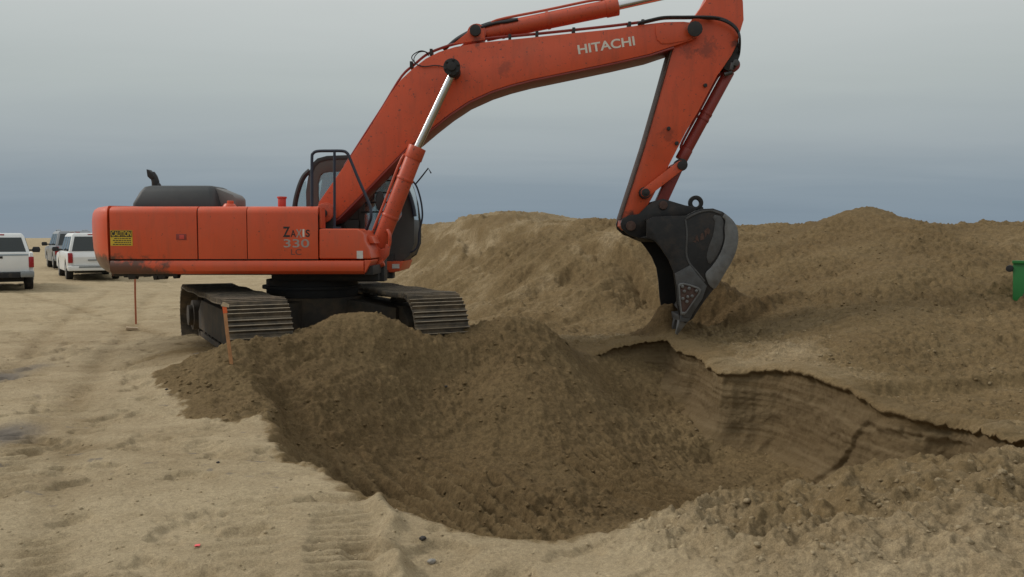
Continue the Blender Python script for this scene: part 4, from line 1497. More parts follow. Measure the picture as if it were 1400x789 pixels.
# ---- cab on the far side of the boom
C0, C1 = 13.58, 14.62
o_r = [(419, 300), (418, 262), (421, 242), (428, 223), (434, 217.5), (447, 214.5), (470, 213.5), (490, 213), (490, 260), (490, 300), (470, 300), (440, 300)]
i_r = [(437, 284), (435, 266), (435, 250), (438, 240), (442, 236.5), (449, 235), (462, 234.5), (480, 234.5), (482, 258), (482, 284), (466, 284), (446, 284)]
o_f = [(490, 213), (520, 214.5), (536, 219), (547, 232), (556, 252), (562.5, 275), (566.5, 302), (566.5, 333), (560, 350), (550, 357), (520, 357), (490, 357)]
i_f = [(498, 228), (516, 229), (528, 231.5), (537, 241), (545, 257), (550, 276), (549, 296), (536, 313), (534, 330), (527, 346), (515, 350), (498, 350)]
cab = bpy.data.objects.new('cab', None)
col.objects.link(cab)
cab.parent = EX
cab['label'] = 'dark grey operator cab behind the boom'
cab.location = (0, 0, 0)
for (ya, yb) in ((C0, C0 + .06), (C1 - .06, C1)):
    m = MB()
    m.ring(pl(o_r, C0), pl(i_r, C0), ya, yb)
    m.build('rear_side_frame', 'cab_grey', cab, bevel=.012)
    m = MB()
    m.ring(pl(o_f, C0), pl(i_f, C0), ya, yb)
    m.build('front_side_frame', 'cab_grey', cab, bevel=.012)
    m = MB()
    m.prism(pl(i_r, C0), (ya + yb) / 2 - .004, (ya + yb) / 2 + .004)
    m.build('window_pane', 'cab_glass', cab)
    m = MB()
    m.prism(pl(i_f, C0), (ya + yb) / 2 - .004, (ya + yb) / 2 + .004)
    m.build('window_pane', 'cab_glass', cab)
    m = MB()
    m.tube(curve_pts([(*p[:1], ya + .03, p[1]) for p in pl([(401, 292), (404, 272), (409, 254), (415, 241), (423, 233)], C0)], 5), .042, 8)
    m.build('rear_pillar', 'cab_dark', cab)
    m = MB()
    m.prism(pl([(405, 290), (408, 266), (414, 250), (418, 247), (418, 290)], C0), ya + .028, ya + .034)
    m.build('window_pane', 'cab_glass', cab)
    m = MB()
    m.box(at(400, 0, C0).x, at(490, 0, C0).x, ya, yb, Z(357, C0), Z(300.5, C0))
    m.build('lower_panel', 'cab_grey', cab, bevel=.01)
roof = [(421, 240), (427, 223), (434, 216.5), (447, 213), (490, 211.5), (521, 213), (537, 218), (534, 222), (520, 218.5), (490, 217), (448, 219), (437, 222), (431, 228), (426, 241)]
m = MB()
m.prism(pl(roof, C0), C0 - .012, C1 + .012)
m.build('roof', 'cab_dark', cab, bevel=.012)
m = MB()
fr = smooth2([(537, 221), (547, 234), (556, 253), (561.5, 275), (564.5, 300)], 4)
fo = pl(fr, C0)
m.prism(fo + [(x - .012, z - .002) for x, z in fo[::-1]], C0 + .07, C1 - .07)
m.build('windscreen', 'cab_glass', cab)
m = MB()
fo = pl([(564.5, 300), (565.5, 333), (559, 349), (550, 355.5)], C0)
m.prism(fo + [(x - .03, z) for x, z in fo[::-1]], C0 + .06, C1 - .06)
m.build('front_panel', 'cab_dark', cab, bevel=.008)
m = MB()
m.prism(pl([(400, 357), (400, 347), (556, 347), (552, 357)], C0), C0 + .06, C1 - .06)
m.build('floor', 'cab_dark', cab)
m = MB()
m.prism(pl([(478, 300), (470, 245), (464, 240), (459, 246), (463, 292), (466, 312), (520, 316), (522, 304), (490, 298)], C0), C0 + .28, C1 - .28)
m.build('seat', 'cab_dark', cab, bevel=.03)
m = MB()
m.prism(pl([(498, 347), (498, 322), (512, 308), (528, 306), (533, 314), (520, 347)], C0), C0 + .12, C0 + .34)
m.build('control_console', 'cab_dark', cab, bevel=.02)
for py in (247.5, 264, 277, 290):
    m = MB()
    p, q = at(494, py, C0), at(541 + (py - 247) * .14, py - .5, C0)
    m.tube([Vector((p.x, C0 - .03, p.z)), Vector((q.x, C0 - .03, q.z))], .011, 6)
    m.build('guard_bar', 'cab_dark', cab)
m = MB()
mm = at(519.5, 275, 12.9)
m.loft([[(mm.x + .068 * math.cos(a) * s, mm.y + dy, mm.z + .155 * math.sin(a) * s) for a in [2 * math.pi * k / 18 for k in range(18)]] for dy, s in ((-.03, .8), (-.02, 1), (.03, 1), (.05, .7))])
m.tube([at(519, 288, 12.93), at(515, 310, 12.9), at(508, 330, 12.7)], .012, 6)
m.build('mirror', 'cab_dark', EX, bevel=.006)
m = MB()   # cab front grab rail and lamp hook
yg = C0 - .05
m.tube(curve_pts([at(563, 246, yg), at(570, 256, yg), at(575.5, 275, yg), at(577.5, 293, yg), at(576, 305, yg), at(573, 318, yg), at(572, 333, yg), at(567, 342, yg), at(561, 345, yg)], 5), .015, 7)
m.tube([at(568, 252, yg), at(577, 241, yg), at(585.5, 230, yg), at(589.5, 237, yg)], .012, 6)
m.tube(curve_pts([at(556, 258, yg), at(560.5, 268, yg), at(564.5, 282, yg), at(567, 296, yg)], 4), .035, 7)
m.build('front_grab_rail', 'rail_blue', cab)
# orange cab bed at the front
m = MB()
m.prism(pl([(505, 357.5), (551, 357.5), (546, 371), (538, 372.5), (503, 372.5)], 13.3), 13.3, 14.6)
cb_ = m.build('cab_bed', 'orange_paint', EX, bevel=.015)
m = MB()
m.box(at(533, 0, 13.29).x, at(543, 0, 13.29).x, 13.292, 13.2985, Z(367, 13.3), Z(361, 13.3))
m.build('plate', 'white_label', cb_)
m = MB()
m.tube([at(500, 370, 12.4), at(504, 366, 12.4), at(525, 359, 12.4)], [.035, .05, .055], 12)
m.build('lamp_housing', 'orange_paint', EX, bevel=.004)

# ---- boom
YB0, YB1 = 12.80, 13.40
YBC = (YB0 + YB1) / 2
upper = [(433, 287), (436, 276), (455, 249), (480, 213), (502, 180), (520, 151), (534, 128), (548, 109), (565, 93), (582, 80), (600, 71), (622, 64), (645, 60), (667, 57), (727, 51), (785, 45), (840, 39.5),
         (883, 33), (909, 30), (935, 29.5), (948, 31)]
lower = [(957, 41), (955, 49), (948, 54), (936, 58), (921, 63), (888, 74), (840, 85), (785, 96.5), (727, 108.5), (698, 116), (672, 124.5), (641, 138.5), (616, 155), (593, 173), (573, 190), (555, 203), (525, 234),
         (499, 261), (463, 297), (452, 304), (440, 304), (434, 297)]
m = MB()
m.prism(pl(upper + lower, YB0), YB0, YB1)
boom = m.build('boom', 'orange_paint', EX, bevel=.012)
m = MB()     # lower flange plate, proud of the webs
lw = [(455, 303), (463, 298), (499, 262), (525, 235), (555, 204), (573, 191), (593, 174), (616, 156), (641, 139.5), (672, 125.5), (698, 117), (727, 109.5), (785, 97.5), (840, 86), (888, 75), (921, 64)]
lo = pl(lw, YB0)
m.prism(lo + [(x + .012, z - .022) for x, z in lo[::-1]], YB0 - .02, YB1 + .02)
m.build('lower_flange', 'maroon_cylinder', boom, bevel=.004)  # darker colour paints in the shade on the boom's underside
# foot boss, cylinder boss, tip boss
m = MB()
c = at(446, 292, YB0)
m.cyl((c.x, YB0 - .19, c.z), (c.x, YB0 - .135, c.z), .14, n=28)
m.cyl((c.x, YB0 - .03, c.z), (c.x, YB1 + .03, c.z), .165, n=28)
m.build('foot_boss', 'orange_cylinder', boom, bevel=.012)
m = MB()
m.cyl((c.x, YB0 - .22, c.z), (c.x, YB1 + .20, c.z), .06, n=20)
m.build('foot_pin', 'dark_steel', boom, bevel=.008)
for ys in (YB0 - .13, YB1 + .04):
    m = MB()     # bracket standing on the frame that carries the boom foot
    m.prism(pl([(432, 357), (437, 305), (440, 292), (447, 286), (455, 292), (461, 310), (480, 357)], YB0), ys, ys + .09)
    m.build('foot_bracket', 'dark_steel', EX, bevel=.01)
tip = at(948, 42, YB0)
m = MB()
m.cyl((tip.x, YB0 - .10, tip.z), (tip.x, YB1 + .10, tip.z), .085, n=24)
m.cyl((tip.x, YB0 - .12, tip.z), (tip.x, YB0 - .10, tip.z), .115, n=12)
m.build('tip_pin', 'dark_steel', boom, bevel=.008)
m = MB()     # reinforcing plate at the tip
m.prism(pl([(896, 36), (910, 32), (945, 31), (955, 40), (948, 52), (935, 56), (915, 60), (904, 60), (898, 54), (896, 44)], YB0), YB0 - .018, YB0 - .001)
m.build('tip_plate', 'orange_paint', boom, bevel=.005)
# lettering
lettering('HITACHI', 'lettering', 'letter_white', boom, (791, 74.5), (868.5, 62.0), 12.5, YB0 - .001, bold=.022)
# hydraulic pipes along the top, with clamps
for dy, dz in ((.06, 5), (.16, 4), (.44, 5), (.54, 4)):
    m = MB()
    pts = [(468, 228), (500, 178), (520, 147), (546, 105), (564, 88.5), (582, 76), (600, 67.5), (625, 60), (660, 54), (700, 50), (727, 47.5), (785, 41.5), (840, 35.5), (875, 31)]
    m.tube(curve_pts([at(x + (3 if y > 86 else 0), y - dz + 4, YB0 + dy) for x, y in pts], 4), .016, 7)
    m.build('hydraulic_pipe', 'maroon_cylinder' if dy < .3 else 'orange_cylinder', boom)
for x, y in ((563, 92), (590, 75), (697, 55), (734, 51), (784, 46), (860, 38), (878, 35)):
    m = MB()
    c = at(x, y, YB0 + .1)
    m.box(c.x - .022, c.x + .022, YB0 + .02, YB0 + .22, c.z - .02, c.z + .075)
    m.build('pipe_clamp', 'dark_steel', boom, bevel=.005)
# hoses crossing from boom to arm
for k, dy in enumerate((-.04, .05, .12)):
    m = MB()
    m.tube(curve_pts([at(872, 31.5 + k, YB0 + dy), at(890, 27 + k, YB0 + dy), at(908, 23.5 + k, YB0 + dy), at(935, 23 + k, YB0 + dy - .02), at(965, 23 + k, YB0 + dy - .04), at(985, 25 + k, YB0 - .03), at(1000, 32 + k, YB0 - .02),
                      at(1009, 42 + k, YB0), at(1011.5, 55, YB0 + dy), at(1010, 75, YB0 + .2 + dy), at(1004, 88, YB0 + .25 + dy)], 5), .019, 7)
    m.build('hose', 'black_rubber', boom)
# hoses feeding the arm cylinder, and the loose wire loop
for k in range(3):
    m = MB()
    y = YBC - .12 + k * .1
    m.tube(curve_pts([at(606 + k, 68, y), at(622, 56 - k * .6, y), at(640, 46 - k, y), at(658, 37.5 - k, y), at(676, 32 - k, y), at(694, 29.5 - k, y), at(708, 26.5, y)], 5), .024, 7)
    m.build('hose', 'black_rubber', boom)
m = MB()
m.tube(curve_pts([at(610, 92, YB0 - .03), at(596, 89.5, YB0 - .03), at(580, 91, YB0 - .02), at(570, 88, YB0 - .02), at(563, 80, YB0), at(566, 74, YB0), at(576, 69.5, YB0), at(586, 73, YB0 + .02), at(590, 78, YB0 + .05)], 6), .008, 6)
m.tube(curve_pts([at(568, 89, YB0 - .01), at(566, 80, YB0), at(572, 72, YB0), at(581, 71, YB0 + .02), at(587, 77, YB0 + .05)], 6), .007, 6)
m.build('loose_wire', 'black_rubber', boom)


def ram(name, p_base, p_mid, p_end, Y, rb, rr, mat, eyes=True, collar=True, parent=EX, band=(0.35, 0.7)):
    """hydraulic ram: barrel from base to mid, rod from mid to end"""
    A, B, C = at(*p_base, Y), at(*p_mid, Y), at(*p_end, Y)
    m = MB()
    d = (B - A).normalized()
    m.cyl(A + d * (rb * 1.1), B, rb, n=24)
    m.cyl(B - d * .17, B + d * .02, rb * 1.10, n=24)
    for t in band:
        q = A.lerp(B, t)
        m.cyl(q, q + d * .045, rb * 1.08, n=24)
    q = A.lerp(B, .04)
    m.cyl((A.x, Y - rb * 1.05, A.z), (A.x, Y + rb * 1.05, A.z), rb * 1.15, n=20)
    o = m.build(name, mat, parent, bevel=.008)
    m = MB()
    m.cyl(B, C, rr, n=20)
    m.build('rod', 'chrome', o)
    m = MB()
    m.cyl((C.x, Y - rr * 1.9, C.z), (C.x, Y + rr * 1.9, C.z), rr * 1.75, n=20)
    m.build('rod_eye', 'dark_steel', o, bevel=.008)
    # feed pipe clipped to the barrel
    m = MB()
    sd_ = Vector((-d.z, 0, d.x))
    if sd_.z < 0:
        sd_ = -sd_
    off = sd_ * (rb + .028) + Vector((0, -.03, 0))
    m.tube(curve_pts([A.lerp(B, .10) + sd_ * rb * .7, A.lerp(B, .16) + off, A.lerp(B, .5) + off, A.lerp(B, .86) + off, A.lerp(B, .93) + sd_ * rb * .8], 4), .02, 7)
    m.build('feed_pipe', mat, o)
    return o


YC = YB0 - .20
ram('boom_cylinder', (513, 349), (570, 203), (620, 98), YC, .124, .058, 'orange_cylinder')
ram('boom_cylinder', (513, 349), (570, 203), (620, 98), YB1 + .26, .124, .058, 'orange_cylinder')
# boss at the rod end, with keeper plate and bolts
c = at(620, 98, YB0)
m = MB()
m.cyl((c.x, YC - .20, c.z), (c.x, YB1 + .4, c.z), .062, n=20)
m.cyl((c.x, YC - .16, c.z), (c.x, YC - .13, c.z), .125, n=24)
for k in range(6):
    a = k * math.pi / 3 + .3
    m.cyl((c.x + .105 * math.cos(a), YC - .18, c.z + .105 * math.sin(a)), (c.x + .105 * math.cos(a), YC - .16, c.z + .105 * math.sin(a)), .02, n=8)
m.build('cylinder_pin', 'dark_steel', boom, bevel=.004)
m = MB()     # lower ram bracket on the frame
m.prism(pl([(499, 341), (515, 338), (528, 341), (531, 333), (536, 338), (534, 349), (524, 361), (503, 361)], YC), YC - .22, YC - .15)
m.build('ram_bracket', 'orange_cylinder', EX, bevel=.01)
m = MB()
m.prism(pl([(499, 341), (515, 338), (528, 341), (524, 361), (503, 361)], YC), YC + .13, YC + .2)
m.build('ram_bracket', 'orange_cylinder', EX, bevel=.01)
m = MB()
m.tube(curve_pts([at(505, 343, YC - .19), at(524, 342, YC - .19), at(532, 336, YC - .19), at(533, 322, YC - .19), at(530, 314, YC - .15)], 5), .025, 8)
m.build('ram_guard', 'orange_cylinder', EX, bevel=.01)

# arm cylinder lying on the boom
ram('arm_cylinder', (652, 48), (843, 9), (982, -22), YBC, .125, .058, 'orange_cylinder', band=(.17, .5))
m = MB()
m.prism(pl([(620, 66), (640, 50), (648, 41), (656, 41), (662, 48), (664, 60)], YBC), YB0 + .04, YB0 + .11)
m.build('arm_cylinder_bracket', 'orange_paint', boom, bevel=.01)
m = MB()
m.prism(pl([(620, 66), (640, 50), (648, 41), (656, 41), (662, 48), (664, 60)], YBC), YB1 - .11, YB1 - .04)
m.build('arm_cylinder_bracket', 'orange_paint', boom, bevel=.01)
c = at(651, 48, YBC)
m = MB()
m.cyl((c.x, YB0 - .02, c.z), (c.x, YB1 + .02, c.z), .085, n=20)
m.build('cylinder_pin', 'dark_steel', boom, bevel=.008)

# ---- arm
YA0, YA1 = 12.88, 13.32
arm_o = [(882, 200), (901, 134), (920, 67), (931, 44), (948, 25), (965, 1), (974, -18), (979, -30), (986, -33), (996, -30), (1012, -14), (1016, 2), (1017, 27), (1011, 47), (1008, 60), (1000, 76), (987, 95), (981, 103),
         (955, 152), (938, 180), (911, 233), (892, 270), (872, 303), (864, 314), (855, 315), (849, 309), (850, 298), (866, 250)]
m = MB()
m.prism(pl(arm_o, YA0), YA0, YA1)
arm = m.build('arm', 'orange_paint', EX, bevel=.012)
m = MB()
lo = pl([(849.5, 300), (866, 249), (882, 199), (901, 133), (919, 68)], YA0)
m.prism(lo + [(x - .022, z) for x, z in lo[::-1]], YA0 - .018, YA1 + .018)
m.build('rear_flange', 'rusty_plate', arm, bevel=.004)
m = MB()
c = at(881, 264, YA0)
m.cyl((c.x, YA0 - .14, c.z), (c.x, YA1 + .14, c.z), .062, n=20)
m.cyl((c.x, YA0 - .155, c.z), (c.x, YA0 - .14, c.z), .03, n=12)
m.cyl((c.x, YA0 - .1, c.z), (c.x, YA1 + .1, c.z), .09, n=20)
m.build('link_pin', 'dark_steel', arm, bevel=.006)
for x, y in ((964, 117), (925, 196), (914, 176)):
    m = MB()
    c = at(x, y, YA0)
    m.cyl((c.x, YA0 - .03, c.z), (c.x, YA0 - .001, c.z), .03, n=12)
    m.build('grease_fitting', 'dark_steel', arm, bevel=.004)
m = MB()     # lug that carries the bucket cylinder
m.prism(pl([(1011, 48), (1012, 78), (1007, 92), (1001, 97), (993, 94), (989, 90), (1000, 72)], YA0), YA0 + .06, YA0 + .11)
m.prism(pl([(1011, 48), (1012, 78), (1007, 92), (1001, 97), (993, 94), (989, 90), (1000, 72)], YA0), YA1 - .11, YA1 - .06)
m.build('cylinder_lug', 'dark_steel', arm, bevel=.008)
YKC = (YA0 + YA1) / 2
kc = ram('bucket_cylinder', (1001, 90), (932, 217), (930, 226), YKC, .088, .055, 'maroon_cylinder', band=(.5, .56))
m = MB()
c = at(1001, 90, YKC)
m.cyl((c.x, YA0 - .02, c.z), (c.x, YA1 + .02, c.z), .05, n=16)
m.cyl(at(1001.5, 86, YA0 - .05), at(999, 96, YA0 - .05), .028, n=12)
m.cyl(at(990, 102, YA0 + .06), at(1001, 99, YA0 + .06), .03, n=12)
m.build('cylinder_pin', 'mid_steel', kc, bevel=.006)


def link(pA, pB, w, y0, y1, mat, name):
    A, B = Vector((*pA, 0)), Vector((*pB, 0))
    d = (B - A).normalized()
    nrm = Vector((-d.y, d.x, 0))
    out = []
    for k in range(9):
        a = math.pi / 2 + math.pi * k / 8
        out.append(A + (d * math.cos(a) + nrm * math.sin(a)) * w)
    for k in range(9):
        a = -math.pi / 2 + math.pi * k / 8
        out.append(B + (d * math.cos(a) + nrm * math.sin(a)) * w)
    m = MB()
    m.prism(pl([(p.x, p.y) for p in out], YA0), y0, y1)
    return m.build(name, mat, EX, bevel=.01)


link((881, 264), (929, 227), 6.5, YA0 - .11, YA0 - .03, 'orange_paint', 'guide_link')
link((881, 264), (929, 227), 6.5, YA1 + .03, YA1 + .11, 'orange_paint', 'guide_link')
link((929, 228), (905, 280), 7.5, YKC - .10, YKC + .10, 'maroon_cylinder', 'bucket_link')
m = MB()
c = at(930, 227, YA0)
m.cyl((c.x, YA0 - .13, c.z), (c.x, YA1 + .13, c.z), .068, n=20)
m.build('link_pin', 'dark_steel', EX, bevel=.006)

# ---- bucket
KY0, KY1 = 12.36, 13.86
bk = bpy.data.objects.new('bucket', None)
col.objects.link(bk)
bk.parent = EX
bk['label'] = 'black worn steel digging bucket resting in the sand'
side_o = [(884, 301), (893, 296.5), (915, 295.5), (938, 295), (950, 288.5), (962, 285.5), (975, 285), (988, 289.5), (998, 297), (1005, 307), (1008, 319), (1007, 335), (1001, 352), (991, 371), (977, 394),
          (962, 413), (947, 436), (937, 442), (929, 437), (925.5, 415), (924, 393), (921, 372), (914, 355), (904, 340), (895, 329), (884, 325)]
so = pl(side_o, KY0)
for ya, yb in ((KY0, KY0 + .035), (KY1 - .035, KY1)):
    m = MB()
    m.prism(so, ya, yb)
    m.build('side_plate', 'bucket_steel' if ya < 13 else 'bucket_inner', bk, bevel=.006)
shell = smooth2([(888, 299), (915, 297), (940, 296), (952, 290), (963, 287), (975, 286.5), (987, 291), (996.5, 298.5), (1003.5, 308), (1006, 319), (1005, 335), (999, 352), (989, 370.5), (975, 393), (960.5, 412), (945, 435), (935, 444)], 3)
sh = pl(shell, KY0)
m = MB()
inn = []
for i, (x, z) in enumerate(sh):
    x0, z0 = sh[max(0, i - 1)]
    x1, z1 = sh[min(len(sh) - 1, i + 1)]
    L = math.hypot(x1 - x0, z1 - z0)
    inn.append((x + (z1 - z0) / L * .03, z - (x1 - x0) / L * .03))
lp = sh + inn[::-1]
n_ = len(sh)
vv = [(x, KY0 + .036, z) for x, z in lp] + [(x, KY1 - .036, z) for x, z in lp]
N_ = len(lp)
ff = []
for i in range(N_):
    j = (i + 1) % N_
    ff.append((i, j, N_ + j, N_ + i))
for i in range(n_ - 1):
    ff.append((i, N_ - 1 - i, N_ - 2 - i, i + 1))
    ff.append((N_ + i, N_ + i + 1, 2 * N_ - 2 - i, 2 * N_ - 1 - i))
m.add(vv, ff)
m.build('shell', 'bucket_inner', bk)
# rolled outer rim, proud of the side plate
def strip(outer, inner, mat, name, y0, y1, bevel=.006):
    m = MB()
    m.prism(pl(outer + inner[::-1], KY0), y0, y1)
    return m.build(name, mat, bk, bevel=bevel)
strip(smooth2([(990, 292), (1000, 299.5), (1006.5, 309), (1009, 320), (1008, 336), (1002, 354), (991, 373), (978, 394), (971, 392)], 3),
      smooth2([(987, 297), (991, 302), (990, 313), (990.5, 326), (987, 340), (980.5, 353), (972, 365), (964, 374.5), (968, 388)], 3), 'worn_steel', 'wear_strip', KY0 - .022, KY0 - .001)
strip(smooth2([(977, 294), (985, 296), (989, 303), (988, 314), (988.5, 326), (985, 339), (979, 351), (971, 361)], 3),
      smooth2([(974, 298), (977, 303), (976, 313), (974, 324), (970, 334), (967, 345), (966, 352), (968, 359)], 3), 'mid_steel', 'wear_patch', KY0 - .008, KY0 - .001, .003)
strip(smooth2([(937, 298), (950, 291), (962, 287.5), (975, 287), (987, 291)], 3), smooth2([(938, 300.5), (951, 293.5), (962, 290), (974, 289.5), (985, 293.5)], 3), 'mid_steel', 'rim_bead', KY0 - .016, KY0 - .001, .003)
strip(smooth2([(936, 300), (938, 320), (937, 345), (941, 360), (952, 373), (962, 386)], 3), smooth2([(938, 300), (940.5, 320), (939.5, 345), (943.5, 359), (954, 371.5), (964, 384)], 3), 'mid_steel', 'rim_bead', KY0 - .012, KY0 - .001, .003)
m = MB()
m.prism(pl([(922, 374), (943, 362.5), (952, 374), (966, 391), (960, 408), (943, 434), (932, 434), (926.5, 415), (925, 393)], KY0), KY0 - .03, KY0 - .001)
cor = m.build('corner_plate', 'mid_steel', bk, bevel=.008)
oc = [(926.2, 389), (928.5, 386.8), (934, 386.6), (944, 389), (954, 392.5), (957.6, 396), (956, 401), (946, 415), (938, 427), (934.5, 430.5), (929.5, 430), (927.5, 410)]
cxm, cym = sum(p[0] for p in oc) / 12, sum(p[1] for p in oc) / 12
ic = [(cxm + (x - cxm) * .82, cym + (y - cym) * .84) for x, y in oc]
m = MB()
m.ring(pl(oc, KY0), pl(ic, KY0), KY0 - .062, KY0 - .031)
cut = m.build('side_cutter', 'worn_steel', bk, bevel=.004)
m = MB()
m.prism(pl(ic, KY0), KY0 - .045, KY0 - .031)
m.build('cutter_plate', 'rusty_plate', cut, bevel=.002)
for x, y in ((932, 391.5), (941, 394), (934.5, 398), (951, 397.5), (945, 404.5), (939, 405.5), (938, 412), (932.5, 408)):
    c = at(x, y, KY0)
    m = MB()
    m.cyl((c.x, KY0 - .068, c.z), (c.x, KY0 - .046, c.z), .026, n=6)
    m.build('bolt', 'worn_steel', cut, bevel=.004)
# scuffed cast mark on the side
m = MB()
for pts in ([(950, 327), (953, 321), (956, 331)], [(957, 329), (958, 320), (961, 318), (963, 327)], [(964, 325), (963, 315), (968, 311), (971, 315), (969, 321), (967, 319)], [(947, 330), (953, 328), (951, 332)]):
    m.prism(pl(pts, KY0), KY0 - .005, KY0 - .0005)
m.build('cast_mark', 'rusty_plate', bk)
# teeth
for k in range(5):
    yc = KY0 + .09 + k * (KY1 - KY0 - .18) / 4
    m = MB()
    q = [at(929.5, 436, KY0), at(944, 436, KY0), at(927, 459, KY0), at(925, 457, KY0)]
    w0, w1 = .075, .03
    m.loft([[(q[0].x, yc - w0, q[0].z), (q[1].x, yc - w0, q[1].z), (q[1].x, yc + w0, q[1].z), (q[0].x, yc + w0, q[0].z)],
            [(q[3].x, yc - w1, q[3].z), (q[2].x, yc - w1, q[2].z), (q[2].x, yc + w1, q[2].z), (q[3].x, yc + w1, q[3].z)]])
    m.build('tooth', 'worn_steel' if k == 0 else 'mid_steel', bk, bevel=.008)
m = MB()
m.prism(pl([(929, 431), (946, 431), (941, 440), (929, 440)], KY0), KY0 - .012, KY1 + .012)
m.build('cutting_lip', 'mid_steel', bk, bevel=.006)
# hinge ears
ear = [(847.5, 306), (850, 299), (860, 294), (872, 293), (884, 281), (894, 275), (905, 272), (918, 276), (935, 281), (952, 284), (945, 292), (938, 297), (900, 299), (890, 305), (888, 330), (872, 326), (858, 321), (849, 313)]
for ya in (YA0 - .10, YA1 + .03):
    m = MB()
    m.prism(pl(ear, YA0), ya, ya + .07)
    m.build('hinge_ear', 'bucket_steel', bk, bevel=.01)
for (x, y, r_) in ((861, 309, .075), (905, 281, .065)):
    c = at(x, y, YA0)
    m = MB()
    m.cyl((c.x, YA0 - .14, c.z), (c.x, YA1 + .14, c.z), r_, n=20)
    m.build('hinge_pin', 'rusty_plate', bk, bevel=.008)
# top plate joining ears and shell
m = MB()
m.prism(pl([(872, 325), (888, 331), (897, 331), (889, 300), (884, 300), (884, 322)], YA0), KY0 + .036, KY1 - .036)
m.build('top_plate', 'bucket_inner', bk, bevel=.006)
# lifting eye
ce = at(951, 277.5, YKC)
m = MB()
m.ring(circle(ce.x, ce.z, .115, 24), circle(ce.x, ce.z - .005, .055, 24), YKC - .035, YKC + .035)
m.prism([(ce.x - .11, ce.z - .06), (ce.x - .13, ce.z - .17), (ce.x + .14, ce.z - .17), (ce.x + .11, ce.z - .06), (ce.x, ce.z - .09)], YKC - .034, YKC + .034)
m.build('lifting_eye', 'bucket_steel', bk, bevel=.008)
# ------------------------------------------------------------------ vehicles on the flat
def gz(x, y):
    return float(terrain(np.array([float(x)]), np.array([float(y)]))[0][0])


def ground_hit(px, py, y0=3.0, y1=60.0):
    """where the ray of a photo pixel first meets the sand"""
    Ys = np.geomspace(y0, y1, 1500)
    P = [at(px, py, float(q)) for q in Ys]
    h = terrain(np.array([p.x for p in P]), Ys)[0]
    for p, z in zip(P, h):
        if p.z <= z:
            return Vector((p.x, p.y, z))
    return P[-1]


def rounded_section(hw, z0, z1, r, top_in=0.0):
    """cross-section loop in (y, z)"""
    out = []
    for (cy, cz, a0) in ((hw - r, z0 + r, -90), (hw - top_in - r, z1 - r, 0), (-hw + top_in + r, z1 - r, 90), (-hw + r, z0 + r, 180)):
        for k in range(4):
            a = R(a0 + k * 30)
            out.append((cy + r * math.cos(a), cz + r * math.sin(a)))
    return out


